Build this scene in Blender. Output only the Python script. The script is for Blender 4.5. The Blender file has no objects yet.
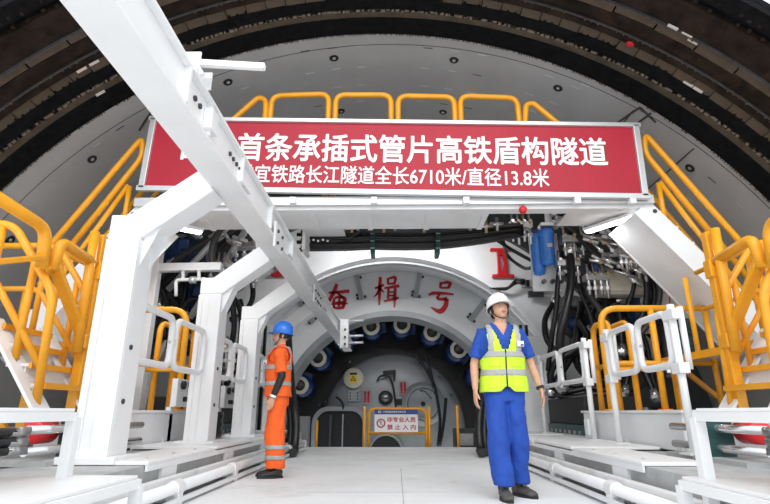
import bpy, bmesh, math, random
from mathutils import Vector, Matrix, noise

# ------------------------------------------------------------------ camera, world, exposure
SC = bpy.context.scene
COL = SC.collection
FPX = 513.0
PITCH = math.atan(160 / FPX)
YAW = math.atan(8 / FPX * math.cos(PITCH))
EYE = 0.715
cam_data = bpy.data.cameras.new('camera')
cam_data.sensor_width = 36.0
cam_data.lens = FPX / 770 * 36.0
cam_data.clip_start = 0.05
cam = bpy.data.objects.new('camera', cam_data)
COL.objects.link(cam)
cam.location = (0, 0, EYE)
cam.rotation_euler = (math.pi / 2 + PITCH, 0, YAW)
SC.camera = cam

world = bpy.data.worlds.new('world')
SC.world = world
world.use_nodes = True
bg = world.node_tree.nodes['Background']
bg.inputs[0].default_value = (0.93, 0.97, 1.0, 1)
bg.inputs[1].default_value = 0.76

def area(name, loc, target, sx, sy, energy, color=(1, 1, 1)):
    d = bpy.data.lights.new(name, 'AREA')
    d.shape = 'RECTANGLE'; d.size = sx; d.size_y = sy; d.energy = energy; d.color = color
    o = bpy.data.objects.new(name, d); COL.objects.link(o)
    o.location = loc
    o.rotation_euler = (Vector(target) - Vector(loc)).to_track_quat('-Z', 'Y').to_euler()
    return o
# the assembly hall's high-bay lamps, behind and above the viewer
area('hall_lamp', (-2.5, -4.0, 9.5), (0, 6.5, 1.5), 4.0, 2.0, 205, (1, .98, .95))
area('hall_lamp', (3.0, -4.0, 9.5), (0, 6.5, 1.5), 4.0, 2.0, 205, (1, .98, .95))

vs = SC.view_settings
SC.display_settings.display_device = 'sRGB'
vs.view_transform = 'Standard'; vs.look = 'None'; vs.gamma = 1.0
vs.exposure = 0.88
vs.use_curve_mapping = False

# ------------------------------------------------------------------ places from image pixels: a sight line met with the plane Y = depth
def sight(px, py):
    r = (px - 385) / FPX; u = (252 - py) / FPX
    y = math.cos(PITCH) - u * math.sin(PITCH); z = math.sin(PITCH) + u * math.cos(PITCH)
    return Vector((r * math.cos(YAW) - y * math.sin(YAW), r * math.sin(YAW) + y * math.cos(YAW), z))
def at(px, py, D):
    d = sight(px, py)
    return Vector((d.x / d.y * D, D, EYE + d.z / d.y * D))

# ------------------------------------------------------------------ materials
M = {}
def mat(name, col, rough=.5, metal=0.0, var=.06, scale=6.0, bump=0.0, bscale=60.0, dirt=None, dirt_amt=.5, emit=None, spec=.5):
    m = bpy.data.materials.new(name); m.use_nodes = True
    nt = m.node_tree; b = nt.nodes['Principled BSDF']
    tc = nt.nodes.new('ShaderNodeTexCoord')
    n = nt.nodes.new('ShaderNodeTexNoise'); n.inputs['Scale'].default_value = scale; n.inputs['Detail'].default_value = 5
    nt.links.new(tc.outputs['Object'], n.inputs['Vector'])
    r = nt.nodes.new('ShaderNodeValToRGB')
    lo = [max(0, c * (1 - var)) for c in col]; hi = [min(1, c * (1 + var)) for c in col]
    r.color_ramp.elements[0].position = .3; r.color_ramp.elements[0].color = (*lo, 1)
    r.color_ramp.elements[1].position = .7; r.color_ramp.elements[1].color = (*hi, 1)
    nt.links.new(n.outputs[0], r.inputs[0])
    out = r.outputs[0]
    if dirt:
        n2 = nt.nodes.new('ShaderNodeTexNoise'); n2.inputs['Scale'].default_value = scale * .6; n2.inputs['Detail'].default_value = 8
        n2.inputs['Roughness'].default_value = .7
        nt.links.new(tc.outputs['Object'], n2.inputs['Vector'])
        r2 = nt.nodes.new('ShaderNodeValToRGB')
        r2.color_ramp.elements[0].position = .55; r2.color_ramp.elements[0].color = (0, 0, 0, 1)
        r2.color_ramp.elements[1].position = .72; r2.color_ramp.elements[1].color = (dirt_amt,) * 3 + (1,)
        nt.links.new(n2.outputs[0], r2.inputs[0])
        mx = nt.nodes.new('ShaderNodeMix'); mx.data_type = 'RGBA'
        nt.links.new(r2.outputs[0], mx.inputs[0]); nt.links.new(out, mx.inputs[6]); mx.inputs[7].default_value = (*dirt, 1)
        out = mx.outputs[2]
    nt.links.new(out, b.inputs['Base Color'])
    b.inputs['Roughness'].default_value = rough; b.inputs['Metallic'].default_value = metal
    b.inputs['Specular IOR Level'].default_value = spec
    if bump:
        n3 = nt.nodes.new('ShaderNodeTexNoise'); n3.inputs['Scale'].default_value = bscale; n3.inputs['Detail'].default_value = 4
        nt.links.new(tc.outputs['Object'], n3.inputs['Vector'])
        bp = nt.nodes.new('ShaderNodeBump'); bp.inputs['Strength'].default_value = bump; bp.inputs['Distance'].default_value = .02
        nt.links.new(n3.outputs[0], bp.inputs['Height']); nt.links.new(bp.outputs[0], b.inputs['Normal'])
    if emit:
        b.inputs['Emission Color'].default_value = (*emit[0], 1); b.inputs['Emission Strength'].default_value = emit[1]
    M[name] = m
    return m
mat('white', (.84, .85, .86), .42, var=.03, scale=2.5, dirt=(.60, .60, .60), dirt_amt=.18)
mat('white_worn', (.80, .80, .80), .5, var=.05, scale=3, dirt=(.42, .42, .42), dirt_amt=.55)
mat('floor_white', (.82, .83, .84), .6, var=.06, scale=1.4, dirt=(.46, .46, .46), dirt_amt=.6, bump=.25, bscale=9)
mat('concrete', (.42, .43, .43), .8, var=.15, scale=5, dirt=(.62, .62, .62), dirt_amt=.6, bump=.2, bscale=20)
mat('yellow', (.89, .39, .016), .38, var=.05, scale=8, dirt=(.45, .2, .03), dirt_amt=.3)
mat('red_cloth', (.42, .009, .030), .55, var=.05, scale=3, bump=.08, bscale=4)
mat('red_paint', (.62, .010, .018), .4, var=.06)
mat('print_white', (.9, .9, .9), .6, var=.01)
mat('print_red', (.55, .02, .05), .6, var=.02)
mat('print_blue', (.03, .07, .28), .5, var=.04)
mat('print_black', (.02, .02, .02), .5, var=.02)
mat('alu', (.66, .67, .68), .35, .5, var=.05)
mat('steel', (.5, .5, .5), .35, .8, var=.12, scale=20)
mat('steel_dark', (.10, .10, .105), .45, .6, var=.2, scale=12)
mat('chrome', (.75, .75, .76), .18, .9, var=.04)
mat('shell_grey', (.46, .455, .45), .42, var=.07, scale=1.4, dirt=(.38, .375, .37), dirt_amt=.5, spec=.4)
mat('brush_black', (.0065, .007, .008), .8, var=.5, scale=9, bump=.6, bscale=120, spec=.12)
mat('brush_brown', (.020, .014, .011), .7, var=.6, scale=4, dirt=(.06, .034, .015), dirt_amt=.9, bump=.5, bscale=60, spec=.15)
mat('ring_plate', (.085, .066, .045), .6, var=.3, scale=5, dirt=(.03, .025, .022), dirt_amt=.8, bump=.25, bscale=40)
mat('ring_block', (.22, .18, .14), .55, var=.45, scale=14, dirt=(.05, .035, .03), dirt_amt=.8)
mat('ring_tag', (.66, .62, .55), .6, var=.1)
mat('rubber', (.010, .010, .011), .38, var=.3, scale=15, spec=.45)
mat('rubber_grey', (.05, .05, .052), .5, var=.2, scale=15)
mat('black', (.012, .012, .013), .55, var=.2)
mat('dark_grey', (.045, .047, .05), .5, var=.2, scale=5)
mat('hub_grey', (.33, .345, .355), .38, .15, var=.08, scale=2, dirt=(.2, .2, .2), dirt_amt=.4)
mat('motor_blue', (.009, .038, .15), .35, var=.1)
mat('filter_blue', (.045, .22, .70), .3, var=.06, scale=4)
mat('cap_beige', (.62, .58, .47), .5, var=.08)
mat('strut_grey', (.40, .41, .41), .5, var=.06)
mat('navy', (.012, .035, .10), .4, var=.15)
mat('red_gloss', (.65, .02, .025), .3, var=.08)
mat('green_dark', (.012, .06, .058), .4, var=.2)
mat('brass', (.50, .38, .18), .35, .7, var=.1)
mat('lamp_on', (.95, .97, 1), .4, emit=((1, .99, .97), 6.0))
mat('skin', (.60, .33, .22), .5, var=.06, scale=14)
mat('hair', (.012, .010, .009), .5, var=.2)
mat('lips', (.42, .15, .12), .45, var=.05)
mat('eye_white', (.75, .72, .70), .3, var=.02)
mat('blue_cloth', (.010, .065, .38), .75, var=.12, scale=7, bump=.15, bscale=30)
mat('orange_cloth', (.92, .13, .014), .75, var=.1, scale=7, bump=.15, bscale=30)
mat('lime', (.60, .92, .035), .65, var=.05, scale=6, bump=.1, bscale=25)
mat('reflect', (.40, .40, .40), .4, .1, var=.06, scale=20)
mat('vest_trim', (.40, .62, .05), .7, var=.05)
mat('helmet_white', (.85, .85, .84), .25, var=.02)
mat('helmet_blue', (.02, .17, .68), .25, var=.04)
mat('shoe', (.022, .021, .02), .5, var=.3, scale=20)
mat('shoe_worn', (.085, .080, .072), .6, var=.4, scale=20)
mat('box_beige', (.55, .52, .47), .5, var=.06)
mat('hazard_yellow', (.85, .6, .03), .5, var=.03)
mat('tarp_teal', (.02, .07, .075), .6, var=.2)

# ------------------------------------------------------------------ mesh builder
X_, Y_, Z_ = Vector((1, 0, 0)), Vector((0, 1, 0)), Vector((0, 0, 1))
def V(*a): return Vector(a)
def world_loc(o):
    v = Vector((0, 0, 0))
    while o is not None:
        v += o.location; o = o.parent
    return v
def perp(d):
    a = Z_ if abs(d.z) < .95 else X_
    u = a.cross(d).normalized()
    return u, d.cross(u).normalized()
def spline(pts, n=6):
    pts = [Vector(p) for p in pts]
    P = [pts[0] * 2 - pts[1]] + pts + [pts[-1] * 2 - pts[-2]]
    out = []
    for i in range(1, len(P) - 2):
        a, b, c, d = P[i - 1:i + 3]
        for k in range(n):
            t = k / n
            out.append(.5 * ((2 * b) + (c - a) * t + (2 * a - 5 * b + 4 * c - d) * t * t + (3 * b - a - 3 * c + d) * t ** 3))
    out.append(pts[-1])
    return out
def fillet(pts, rad, seg=5, closed=False):
    pts = [Vector(p) for p in pts]; n = len(pts); out = []
    for i in range(n):
        if not closed and i in (0, n - 1): out.append(pts[i]); continue
        p = pts[i]; a = pts[i - 1] - p; b = pts[(i + 1) % n] - p
        r = min(rad, a.length * .49, b.length * .49)
        a = a.normalized() * r; b = b.normalized() * r
        for k in range(seg + 1):
            t = k / seg
            out.append((p + a) * (1 - t) ** 2 + p * 2 * t * (1 - t) + (p + b) * t * t)
    return out

class MB:
    def __init__(s): s.v = []; s.f = []; s.sm = []
    def add(s, vs_, fs, smooth=False):
        o = len(s.v); s.v += [Vector(v) for v in vs_]
        s.f += [tuple(i + o for i in f) for f in fs]; s.sm += [smooth] * len(fs)
        return s
    def box(s, c, size, ax=None):
        c = Vector(c); a, b, d = ax or (X_, Y_, Z_)
        hx, hy, hz = size[0] / 2, size[1] / 2, size[2] / 2
        vs_ = [c + a * (hx * i) + b * (hy * j) + d * (hz * k) for k in (-1, 1) for j in (-1, 1) for i in (-1, 1)]
        return s.add(vs_, [(0, 2, 3, 1), (4, 5, 7, 6), (0, 1, 5, 4), (2, 6, 7, 3), (0, 4, 6, 2), (1, 3, 7, 5)])
    def lim(s, x0, x1, y0, y1, z0, z1):
        return s.box(((x0 + x1) / 2, (y0 + y1) / 2, (z0 + z1) / 2), (abs(x1 - x0), abs(y1 - y0), abs(z1 - z0)))
    def beam(s, p, q, w, h, up=Z_):
        p = Vector(p); q = Vector(q); d = (q - p); L = d.length; d.normalize()
        a = up.cross(d)
        a = a.normalized() if a.length > 1e-4 else perp(d)[0]
        b = d.cross(a)
        return s.box((p + q) / 2, (L, w, h), (d, a, b))
    def tube(s, pts, r, n=8, closed=False):
        pts = [Vector(p) for p in pts]; m = len(pts)
        d0 = (pts[1] - pts[0]).normalized(); u, w = perp(d0); vs_ = []
        rs = r if isinstance(r, (list, tuple)) else [r] * m
        for i in range(m):
            if closed: d = pts[(i + 1) % m] - pts[i - 1]
            else: d = pts[min(i + 1, m - 1)] - pts[max(i - 1, 0)]
            d.normalize(); u = (u - d * u.dot(d)).normalized(); w = d.cross(u)
            for k in range(n):
                t = 2 * math.pi * k / n
                vs_.append(pts[i] + (u * math.cos(t) + w * math.sin(t)) * rs[i])
        fs = []
        for i in range(m if closed else m - 1):
            j = (i + 1) % m
            for k in range(n):
                l = (k + 1) % n
                fs.append((i * n + k, i * n + l, j * n + l, j * n + k))
        s.add(vs_, fs, True)
        if not closed:
            o = len(s.v) - len(vs_)
            s.f += [tuple(o + k for k in reversed(range(n))), tuple(o + (m - 1) * n + k for k in range(n))]; s.sm += [False, False]
        return s
    def cyl(s, p, q, r, n=16): return s.tube([p, q], r, n)
    def lathe(s, prof, o, d, n=20, smooth=True, a0=0, a1=2 * math.pi):
        o = Vector(o); d = Vector(d).normalized(); u, w = perp(d); full = a1 - a0 > 6.28
        cols = n if full else n + 1; m = len(prof); vs_ = []
        for i in range(cols):
            t = a0 + (a1 - a0) * i / n
            for (r, h) in prof: vs_.append(o + d * h + (u * math.cos(t) + w * math.sin(t)) * r)
        fs = []
        for i in range(n):
            j = (i + 1) % cols
            for k in range(m - 1):
                fs.append((i * m + k, j * m + k, j * m + k + 1, i * m + k + 1))
        return s.add(vs_, fs, smooth)
    def prism(s, poly, o, ux, uy, t):
        o = Vector(o); n = ux.cross(uy); k = len(poly)
        vs_ = [o + ux * x + uy * y + n * (t / 2) for x, y in poly] + [o + ux * x + uy * y - n * (t / 2) for x, y in poly]
        fs = [tuple(range(k)), tuple(reversed(range(k, 2 * k)))] + [(i, i + k, (i + 1) % k + k, (i + 1) % k) for i in range(k)]
        return s.add(vs_, fs)
    def frame(s, outer, inner, o, ux, uy, t):        # flat plate with a hole; outer and inner have equal counts
        o = Vector(o); n = ux.cross(uy); k = len(outer); vs_ = []
        for poly in (outer, inner):
            for sg in (1, -1): vs_ += [o + ux * x + uy * y + n * (t / 2 * sg) for x, y in poly]
        fs = []
        for i in range(k):
            j = (i + 1) % k
            fs += [(i, j, 2 * k + j, 2 * k + i), (k + i, 3 * k + i, 3 * k + j, k + j), (i, k + i, k + j, j), (2 * k + i, 2 * k + j, 3 * k + j, 3 * k + i)]
        return s.add(vs_, fs)
    def ring(s, xc, zc, y0, y1, r0, r1, a0=0, a1=360, n=64, smooth=True):   # solid annular sector; angle 0 = up, + toward +X
        full = a1 - a0 >= 360; c = n if full else n + 1; vs_ = []
        for i in range(c):
            t = math.radians(a0 + (a1 - a0) * i / n); sx, cz = math.sin(t), math.cos(t)
            for (r, y) in ((r0, y0), (r1, y0), (r1, y1), (r0, y1)): vs_.append((xc + r * sx, y, zc + r * cz))
        fs = []
        for i in range(n):
            j = (i + 1) % c
            for k in range(4): fs.append((i * 4 + k, i * 4 + (k + 1) % 4, j * 4 + (k + 1) % 4, j * 4 + k))
        if not full: fs += [(0, 3, 2, 1), (n * 4, n * 4 + 1, n * 4 + 2, n * 4 + 3)]
        return s.add(vs_, fs, False)
    def ell(s, c, rad, n=16, m=10, ax=None):
        c = Vector(c); a, b, d = ax or (X_, Y_, Z_); vs_ = []; fs = []
        for i in range(1, m):
            ph = math.pi * i / m
            for k in range(n):
                t = 2 * math.pi * k / n
                vs_.append(c + a * (rad[0] * math.sin(ph) * math.cos(t)) + b * (rad[1] * math.sin(ph) * math.sin(t)) + d * (rad[2] * math.cos(ph)))
        top, bot = len(vs_), len(vs_) + 1
        vs_ += [c + d * rad[2], c - d * rad[2]]
        for i in range(m - 2):
            for k in range(n):
                l = (k + 1) % n
                fs.append((i * n + k, (i + 1) * n + k, (i + 1) * n + l, i * n + l))
        for k in range(n):
            l = (k + 1) % n
            fs.append((top, k, l)); fs.append((bot, (m - 2) * n + l, (m - 2) * n + k))
        return s.add(vs_, fs, True)
    def build(s, name, m, parent=None, bev=0, recalc=True):
        me = bpy.data.meshes.new(name)
        if parent is not None: off = world_loc(parent)
        else:
            lo = [min(v[i] for v in s.v) for i in range(3)]; hi = [max(v[i] for v in s.v) for i in range(3)]
            off = Vector(((lo[0] + hi[0]) / 2, (lo[1] + hi[1]) / 2, lo[2]))
        me.from_pydata([v - off for v in s.v], [], s.f)
        me.polygons.foreach_set('use_smooth', s.sm)
        if recalc:
            b = bmesh.new(); b.from_mesh(me); bmesh.ops.recalc_face_normals(b, faces=b.faces); b.to_mesh(me); b.free()
        me.materials.append(M[m] if isinstance(m, str) else m)
        o = bpy.data.objects.new(name, me); COL.objects.link(o)
        if parent is not None: o.parent = parent
        else: o.location = off
        if bev:
            bm_ = o.modifiers.new('bevel', 'BEVEL'); bm_.width = bev; bm_.segments = 2; bm_.limit_method = 'ANGLE'
        return o

def tag(o, label, cat, group=None, kind=None):
    o['label'] = label; o['category'] = cat
    if group: o['group'] = group
    if kind: o['kind'] = kind
    return o
def thing(name, loc, label, cat, group=None):
    o = bpy.data.objects.new(name, None); o.empty_display_size = .1
    COL.objects.link(o); o.location = Vector(loc)
    return tag(o, label, cat, group)
def structure(o, label, cat): return tag(o, label, cat, kind='structure')
def copy_tree(o, parent=None):
    c = o.copy(); COL.objects.link(c); c.parent = parent
    for ch in list(o.children): copy_tree(ch, c)
    return c
def join_axis(a): return [(-x, y) for x, y in a][::-1]
def text_part(s, name, m, parent, o, ux, uy, w, h, bold=0.0, thick=.004, spacing=1.0):
    cu = bpy.data.curves.new('lettering', 'FONT'); cu.body = s; cu.size = 1; cu.space_character = spacing
    cu.resolution_u = 3
    t = bpy.data.objects.new('lettering', cu); COL.objects.link(t)
    dg = bpy.context.evaluated_depsgraph_get(); dg.update()
    me = bpy.data.meshes.new_from_object(t.evaluated_get(dg))
    bpy.data.objects.remove(t); bpy.data.curves.remove(cu)
    co = [v.co.copy() for v in me.vertices]; fc = [tuple(p.vertices) for p in me.polygons]; bpy.data.meshes.remove(me)
    xs = [v.x for v in co]; ys = [v.y for v in co]
    x0, x1, y0, y1 = min(xs) - bold, max(xs) + bold, min(ys) - bold, max(ys) + bold
    off = world_loc(parent); n = ux.cross(uy); vs_ = []; fs = []
    sh = [(bold * math.cos(math.pi * k / 4), bold * math.sin(math.pi * k / 4)) for k in range(8)] if bold else []
    for k, (dx, dy) in enumerate([(0, 0)] + sh):             # heavier strokes: the outline struck again around itself
        o_ = len(vs_)
        vs_ += [Vector(o) + ux * ((c.x + dx - x0) / (x1 - x0) * w) + uy * ((c.y + dy - y0) / (y1 - y0) * h) + n * (thick + .0002 * k) - off for c in co]
        fs += [tuple(i + o_ for i in f) for f in fc]
    me = bpy.data.meshes.new('lettering'); me.from_pydata(vs_, [], fs)
    me.materials.clear(); me.materials.append(M[m])
    ob = bpy.data.objects.new(name, me); COL.objects.link(ob); ob.parent = parent
    return ob
# ------------------------------------------------------------------ THE SETTING
SXC, SZC, SR = -.10, -.34, 6.9                     # shield axis and inner radius
fl = structure(MB().lim(-1.86, 1.86, -2.5, 11.7, -.12, 0).build('floor', 'floor_white'), 'white painted steel floor down the middle of the tunnel machine', 'floor')
for (x0, y0, x1, y1) in ((.05, -1, .1, 7.4), (-.9, 5.2, .8, 5.25), (-1.2, 8.6, 1.3, 8.7), (.9, 3, 1.0, 4.6)):
    MB().beam((x0, y0, .0015), (x1, y1, .0015), .008, .003).build('floor_seam', 'concrete', fl)
structure(MB().lim(-7, 7, -2.5, 16, -1.6, -1.5).build('floor', 'dark_grey'), 'dark invert below the white floor at the far end', 'floor')
for s, sd in ((-1, 'left'), (1, 'right')):
    structure(MB().lim(s * 1.95, s * 2.9, 3.45, 11.6, -.1, .312).build('wall_' + sd + '_kerb', 'concrete'), f'low grey side kerb under the {sd} walkway plates', 'kerb')
    structure(MB().lim(s * 2.9, s * 6.3, 3.45, 10.9, -.1, .30).build('floor_' + sd, 'concrete'), f'grey side bench deck behind the {sd} railings', 'deck')

for s, sd in ((-1, 'left'), (1, 'right')):
    structure(MB().lim(s * 1.87, s * 6.0, -2.5, 3.44, -.12, 0).build('floor_' + sd + '_near', 'floor_white'), f'white floor plates under the near {sd} step benches', 'floor')
# smooth grey tail skin
def cyl_shell(y0, y1, r, t, a0, a1, n): return MB().ring(SXC, SZC, y0, y1, r, r + t, a0, a1, n)
sk = cyl_shell(6.76, 17.5, SR, .08, -112, 112, 128)
sk.sm = [True] * len(sk.sm)
skin = structure(sk.build('wall_shield_skin', 'shell_grey'), 'smooth grey curved inner skin of the shield behind the banner', 'shield skin')
md = skin.modifiers.new('edge', 'EDGE_SPLIT'); md.split_angle = math.radians(40)
def on_skin(px, py, lift=0.0):
    d = sight(px, py); ox, oz = -SXC, EYE - SZC; R = SR - lift
    a = d.x ** 2 + d.z ** 2; b = 2 * (d.x * ox + d.z * oz); c = ox * ox + oz * oz - R * R
    t = (-b + math.sqrt(b * b - 4 * a * c)) / 2 / a
    p = Vector((d.x * t, d.y * t, EYE + d.z * t)); n = Vector((SXC - p.x, 0, SZC - p.z)).normalized()
    return p, n
ks = MB().ring(SXC, SZC, 7.12, 7.13, SR - .004, SR + .01, -112, 112, 128).build('seam', 'dark_grey', skin)
for q in ((228, 82), (334, 58), (341, 111), (454, 60), (443, 112), (558, 88), (92, 159), (690, 168), (10, 240)):
    p, n = on_skin(*q)
    g = MB().lathe([(.0, .012), (.035, .012), (.04, .02), (.07, .018), (.08, 0)], p, n, 16).build('plug', 'black', skin)
    MB().lathe([(0, .024), (.028, .02), (.034, .008)], p, n, 12).build('plug_core', 'alu', g)
slots = []
for (qx, qy) in ((305, 51), (332, 48), (360, 46), (310, 73), (336, 69), (362, 67), (245, 88), (338, 87), (362, 85), (428, 48), (455, 51), (482, 55), (425, 68), (452, 71), (477, 75), (424, 86), (448, 89), (472, 93),
                 (549, 76), (575, 87), (529, 94), (554, 103), (532, 111), (237, 68), (318, 106), (361, 101), (385, 114), (420, 101), (444, 104), (468, 108), (72, 162), (97, 145), (120, 128), (740, 205), (712, 180), (690, 200), (585, 85), (640, 130)):
    p, n = on_skin(qx, qy)
    tv = Y_.cross(n)
    MB().box(p, (.15, .016, .012), (tv, Y_, n)).build('slot', 'steel_dark' if (qx + qy) % 4 == 0 else 'alu', skin)
# weld lines and a ridge on the upper right and left of the skin
for a in (-33, 35, 44):
    t = math.radians(a); n = V(-math.sin(t), 0, -math.cos(t))
    MB().box(V(SXC + SR * math.sin(t), 9.3, SZC + SR * math.cos(t)), (4.2, .02, .02), (Y_, Y_.cross(n), n)).build('weld_line', 'dark_grey', skin)

for (p0, p1) in (((617, 123), (640, 107)), ((640, 107), (656, 122)), ((627, 131), (651, 113)), ((139, 130), (152, 110))):
    pa, na = on_skin(*p0); pb, nb = on_skin(*p1)
    MB().beam(pa, pb, .03, .03, na).build('weld_line', 'steel_dark', skin)
# tail: wire-brush seal rings
tail = thing('tail_seal', (SXC, 5.8, SZC), 'dark greasy tail seal rings of wire brushes arching over the whole tunnel', 'tail seal')
A0, A1 = -108, 108
def band(name, y0, y1, r, m, t=.06, n=120):
    b = MB().ring(SXC, SZC, y0, y1, r, r + t, A0, A1, n)
    return b.build(name, m, tail)
band('outer_shell', 4.74, 6.9, SR + .10, 'brush_black', .09)
band('brush_skirt', 6.53, 6.86, SR - .015, 'brush_black', .10)
band('retaining_band', 6.42, 6.53, SR + .02, 'ring_plate', .08)
band('brush_skirt', 6.12, 6.33, SR - .01, 'brush_black', .10)
band('brush_skirt', 5.80, 5.97, SR + .00, 'brush_brown', .1)
band('lip', 5.815, 5.835, SR - .02, 'steel_dark', .05)
band('brush_skirt', 5.60, 5.80, SR + .02, 'brush_brown', .1)
band('lip', 5.44, 5.46, SR - .02, 'steel_dark', .05)
band('brush_skirt', 5.06, 5.46, SR + .02, 'brush_brown', .1)
band('brush_skirt', 4.74, 4.96, SR + .03, 'brush_black', .1)
rnd = random.Random(5)
def plates(y0, y1, da, r, m, jitter):
    half = math.radians(da * .48); seg = []
    for k in range(4):
        t = -half + 2 * half * k / 3
        seg.append((math.sin(t) * r, math.cos(t) * r))
    vs_ = [(x, y, z) for y in (0, y1 - y0) for x, z in seg] + [(x * 1.01, y, z * 1.01) for y in (0, y1 - y0) for x, z in seg]
    fs = [(k, k + 1, k + 5, k + 4) for k in range(3)] + [(8 + k, 12 + k, 13 + k, 9 + k) for k in range(3)]
    fs += [(0, 8, 9, 1), (1, 9, 10, 2), (2, 10, 11, 3), (4, 5, 13, 12), (5, 6, 14, 13), (6, 7, 15, 14), (0, 4, 12, 8), (3, 11, 15, 7)]
    me = bpy.data.meshes.new('retaining_plate'); me.from_pydata(vs_, [], fs); me.materials.append(M[m])
    a = A0 + da / 2
    while a < A1:
        o = bpy.data.objects.new('retaining_plate', me); COL.objects.link(o); o.parent = tail
        o.location = (0, y0 - 5.8 + rnd.uniform(-jitter, jitter), 0); o.rotation_euler = (0, math.radians(a), 0)
        o.scale = (1 - rnd.uniform(0, .004),) * 3
        a += da
plates(5.97, 6.12, 2.4, SR + .015, 'ring_plate', .006)
plates(5.47, 5.59, 4.8, SR + .02, 'ring_plate', .01)
def blocks(y, dy, da, r, m, size, gap):
    b = MB(); a = A0
    while a < A1:
        if rnd.random() > gap:
            t = math.radians(a + rnd.uniform(-.15, .15) * da); n = V(math.sin(t), 0, math.cos(t))
            b.box(V(SXC, y + rnd.uniform(-dy, dy), SZC) + n * r, (size * rnd.uniform(.6, 1.3), size * rnd.uniform(.5, .9), .03), (Y_.cross(n), Y_, n))
        a += da
    o = b.build('bolt_row', m, tail); o['kind'] = 'stuff'
blocks(6.38, .010, .62, SR + .02, 'ring_block', .055, .06)
blocks(6.36, .02, 1.6, SR + .015, 'brush_black', .05, .2)
tail.rotation_euler = (0, 0, .024)
blocks(6.862, .004, .36, SR - .02, 'ring_plate', .022, .25)
blocks(6.10, .006, .9, SR + .01, 'brush_black', .03, .1)
blocks(5.83, .004, .8, SR - .025, 'ring_plate', .02, .3)
blocks(5.45, .004, .8, SR - .025, 'ring_plate', .02, .3)
blocks(5.01, .02, 1.5, SR + .03, 'brush_brown', .05, .35)
blocks(4.90, .02, 1.1, SR + .02, 'brush_brown', .04, .3)
for q0, D in (((693, 79), 6.05), ((703, 85), 6.05), ((86, 74), 6.05), ((98, 67), 6.05), ((105, 97), 6.45), ((690, 30), 5.5), ((676, 22), 5.5), ((697, 36), 5.5)):
    p, n = on_skin(*q0)
    p.y = D if abs(p.y - D) > .3 else p.y
    MB().box(p - n * (-.005), (.14, .035, .02), (Y_.cross(n), Y_, n)).build('tag_plate', 'ring_tag', tail)
p, n = on_skin(633, 40); MB().ell(p, (.06, .05, .02), 10, 6, (Y_.cross(n), Y_, n)).build('paint_mark', 'red_paint', tail)

# ------------------------------------------------------------------ front bulkhead and arch of the machine
CZ = .20  # arch, drum, motors and hub: depths and sizes scaled up about the camera
BZC = .32
bulk = structure(MB().ring(0, BZC, 13.5, 13.7, 4.42, 6.3, -112, 112, 96).build('wall_bulkhead', 'white'), 'white annular bulkhead plate around the arch', 'bulkhead')
structure(MB().ring(SXC, SZC, 11.3, 11.45, 5.62, 6.88, -108, 108, 96).build('wall_outer_bulkhead', 'dark_grey'), 'dark outer bulkhead behind the hose tangles', 'bulkhead')
MB().ring(0, BZC, 13.36, 13.5, 4.42, 4.50, -100, 100, 96).build('rim', 'white', bulk)
MB().lathe([(4.46, 13.68), (5.36, 16.46), (5.42, 16.46), (4.52, 13.68), (4.46, 13.68)], (0, 0, BZC - .12), Y_, 96).build('sleeve', 'white', bulk)
arch = thing('arch_ring', (0, 16.8, CZ), 'white arch ring carrying three red painted characters over the dark opening', 'arch')
MB().ring(0, CZ, 16.47, 17.25, 5.16, 5.4, -105, 105, 96).build('outer_rim', 'white', arch)
MB().ring(0, CZ, 17.1, 17.19, 3.72, 5.19, -105, 105, 96).build('face_plate', 'white', arch)
lip = MB().ring(0, CZ, 16.95, 18.05, 3.57, 3.75, -105, 105, 96); lip.build('inner_lip', 'hub_grey', arch)
MB().tube([(5.28 * math.sin(math.radians(a)), 16.425, CZ + 5.28 * math.cos(math.radians(a))) for a in range(-80, 81, 2)], 0.042, 8).build('conduit', 'alu', arch)
for a in (-14, 10.5, 37, -38, 62, -62):
    t = math.radians(a); d = V(math.sin(t), 0, math.cos(t)); c = V(0, 17.07, CZ)
    st = MB().beam(c + d * 4.29, c + d * 5.16, 0.15, 0.09, Y_).build('strut', 'strut_grey', arch)
    e = Y_.cross(d)
    for j in (-1, 1):
        for h in (4.35, 5.04 if j > 0 else 4.47):
            MB().cyl(c + d * h + e * (0.1275 * j) + V(0, 0.045, 0), c + d * h + e * (0.1275 * j) + V(0, -0.075, 0), 0.042, 8).build('bolt', 'dark_grey', st)
# brush-painted characters
def brush(mb, pts, ws, o, ux, uy, t=.006):
    P = [Vector((a, b, 0)) for a, b in pts]
    if len(P) > 2:
        Q = spline(P, 5); W = []
        for i in range(len(ws) - 1): W += [ws[i] + (ws[i + 1] - ws[i]) * k / 5 for k in range(5)]
        W.append(ws[-1])
    else:
        Q = [P[0].lerp(P[1], k / 5) for k in range(6)]; W = [ws[0] + (ws[1] - ws[0]) * k / 5 for k in range(6)]
    L = []; Rr = []
    for i in range(len(Q)):
        d = (Q[min(i + 1, len(Q) - 1)] - Q[max(i - 1, 0)]).normalized(); n = Vector((-d.y, d.x, 0))
        L.append(Q[i] + n * W[i] / 2); Rr.append(Q[i] - n * W[i] / 2)
    nrm = ux.cross(uy); k = len(Q); vs_ = []
    for h in (0, t):
        vs_ += [o + ux * q.x + uy * q.y + nrm * h for q in L] + [o + ux * q.x + uy * q.y + nrm * h for q in Rr]
    fs = []
    for i in range(k - 1):
        fs += [(2 * k + i, 2 * k + i + 1, 3 * k + i + 1, 3 * k + i), (i, k + i, k + i + 1, i + 1), (i, i + 1, 2 * k + i + 1, 2 * k + i), (k + i, 3 * k + i, 3 * k + i + 1, k + i + 1)]
    mb.add(vs_, fs)
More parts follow.
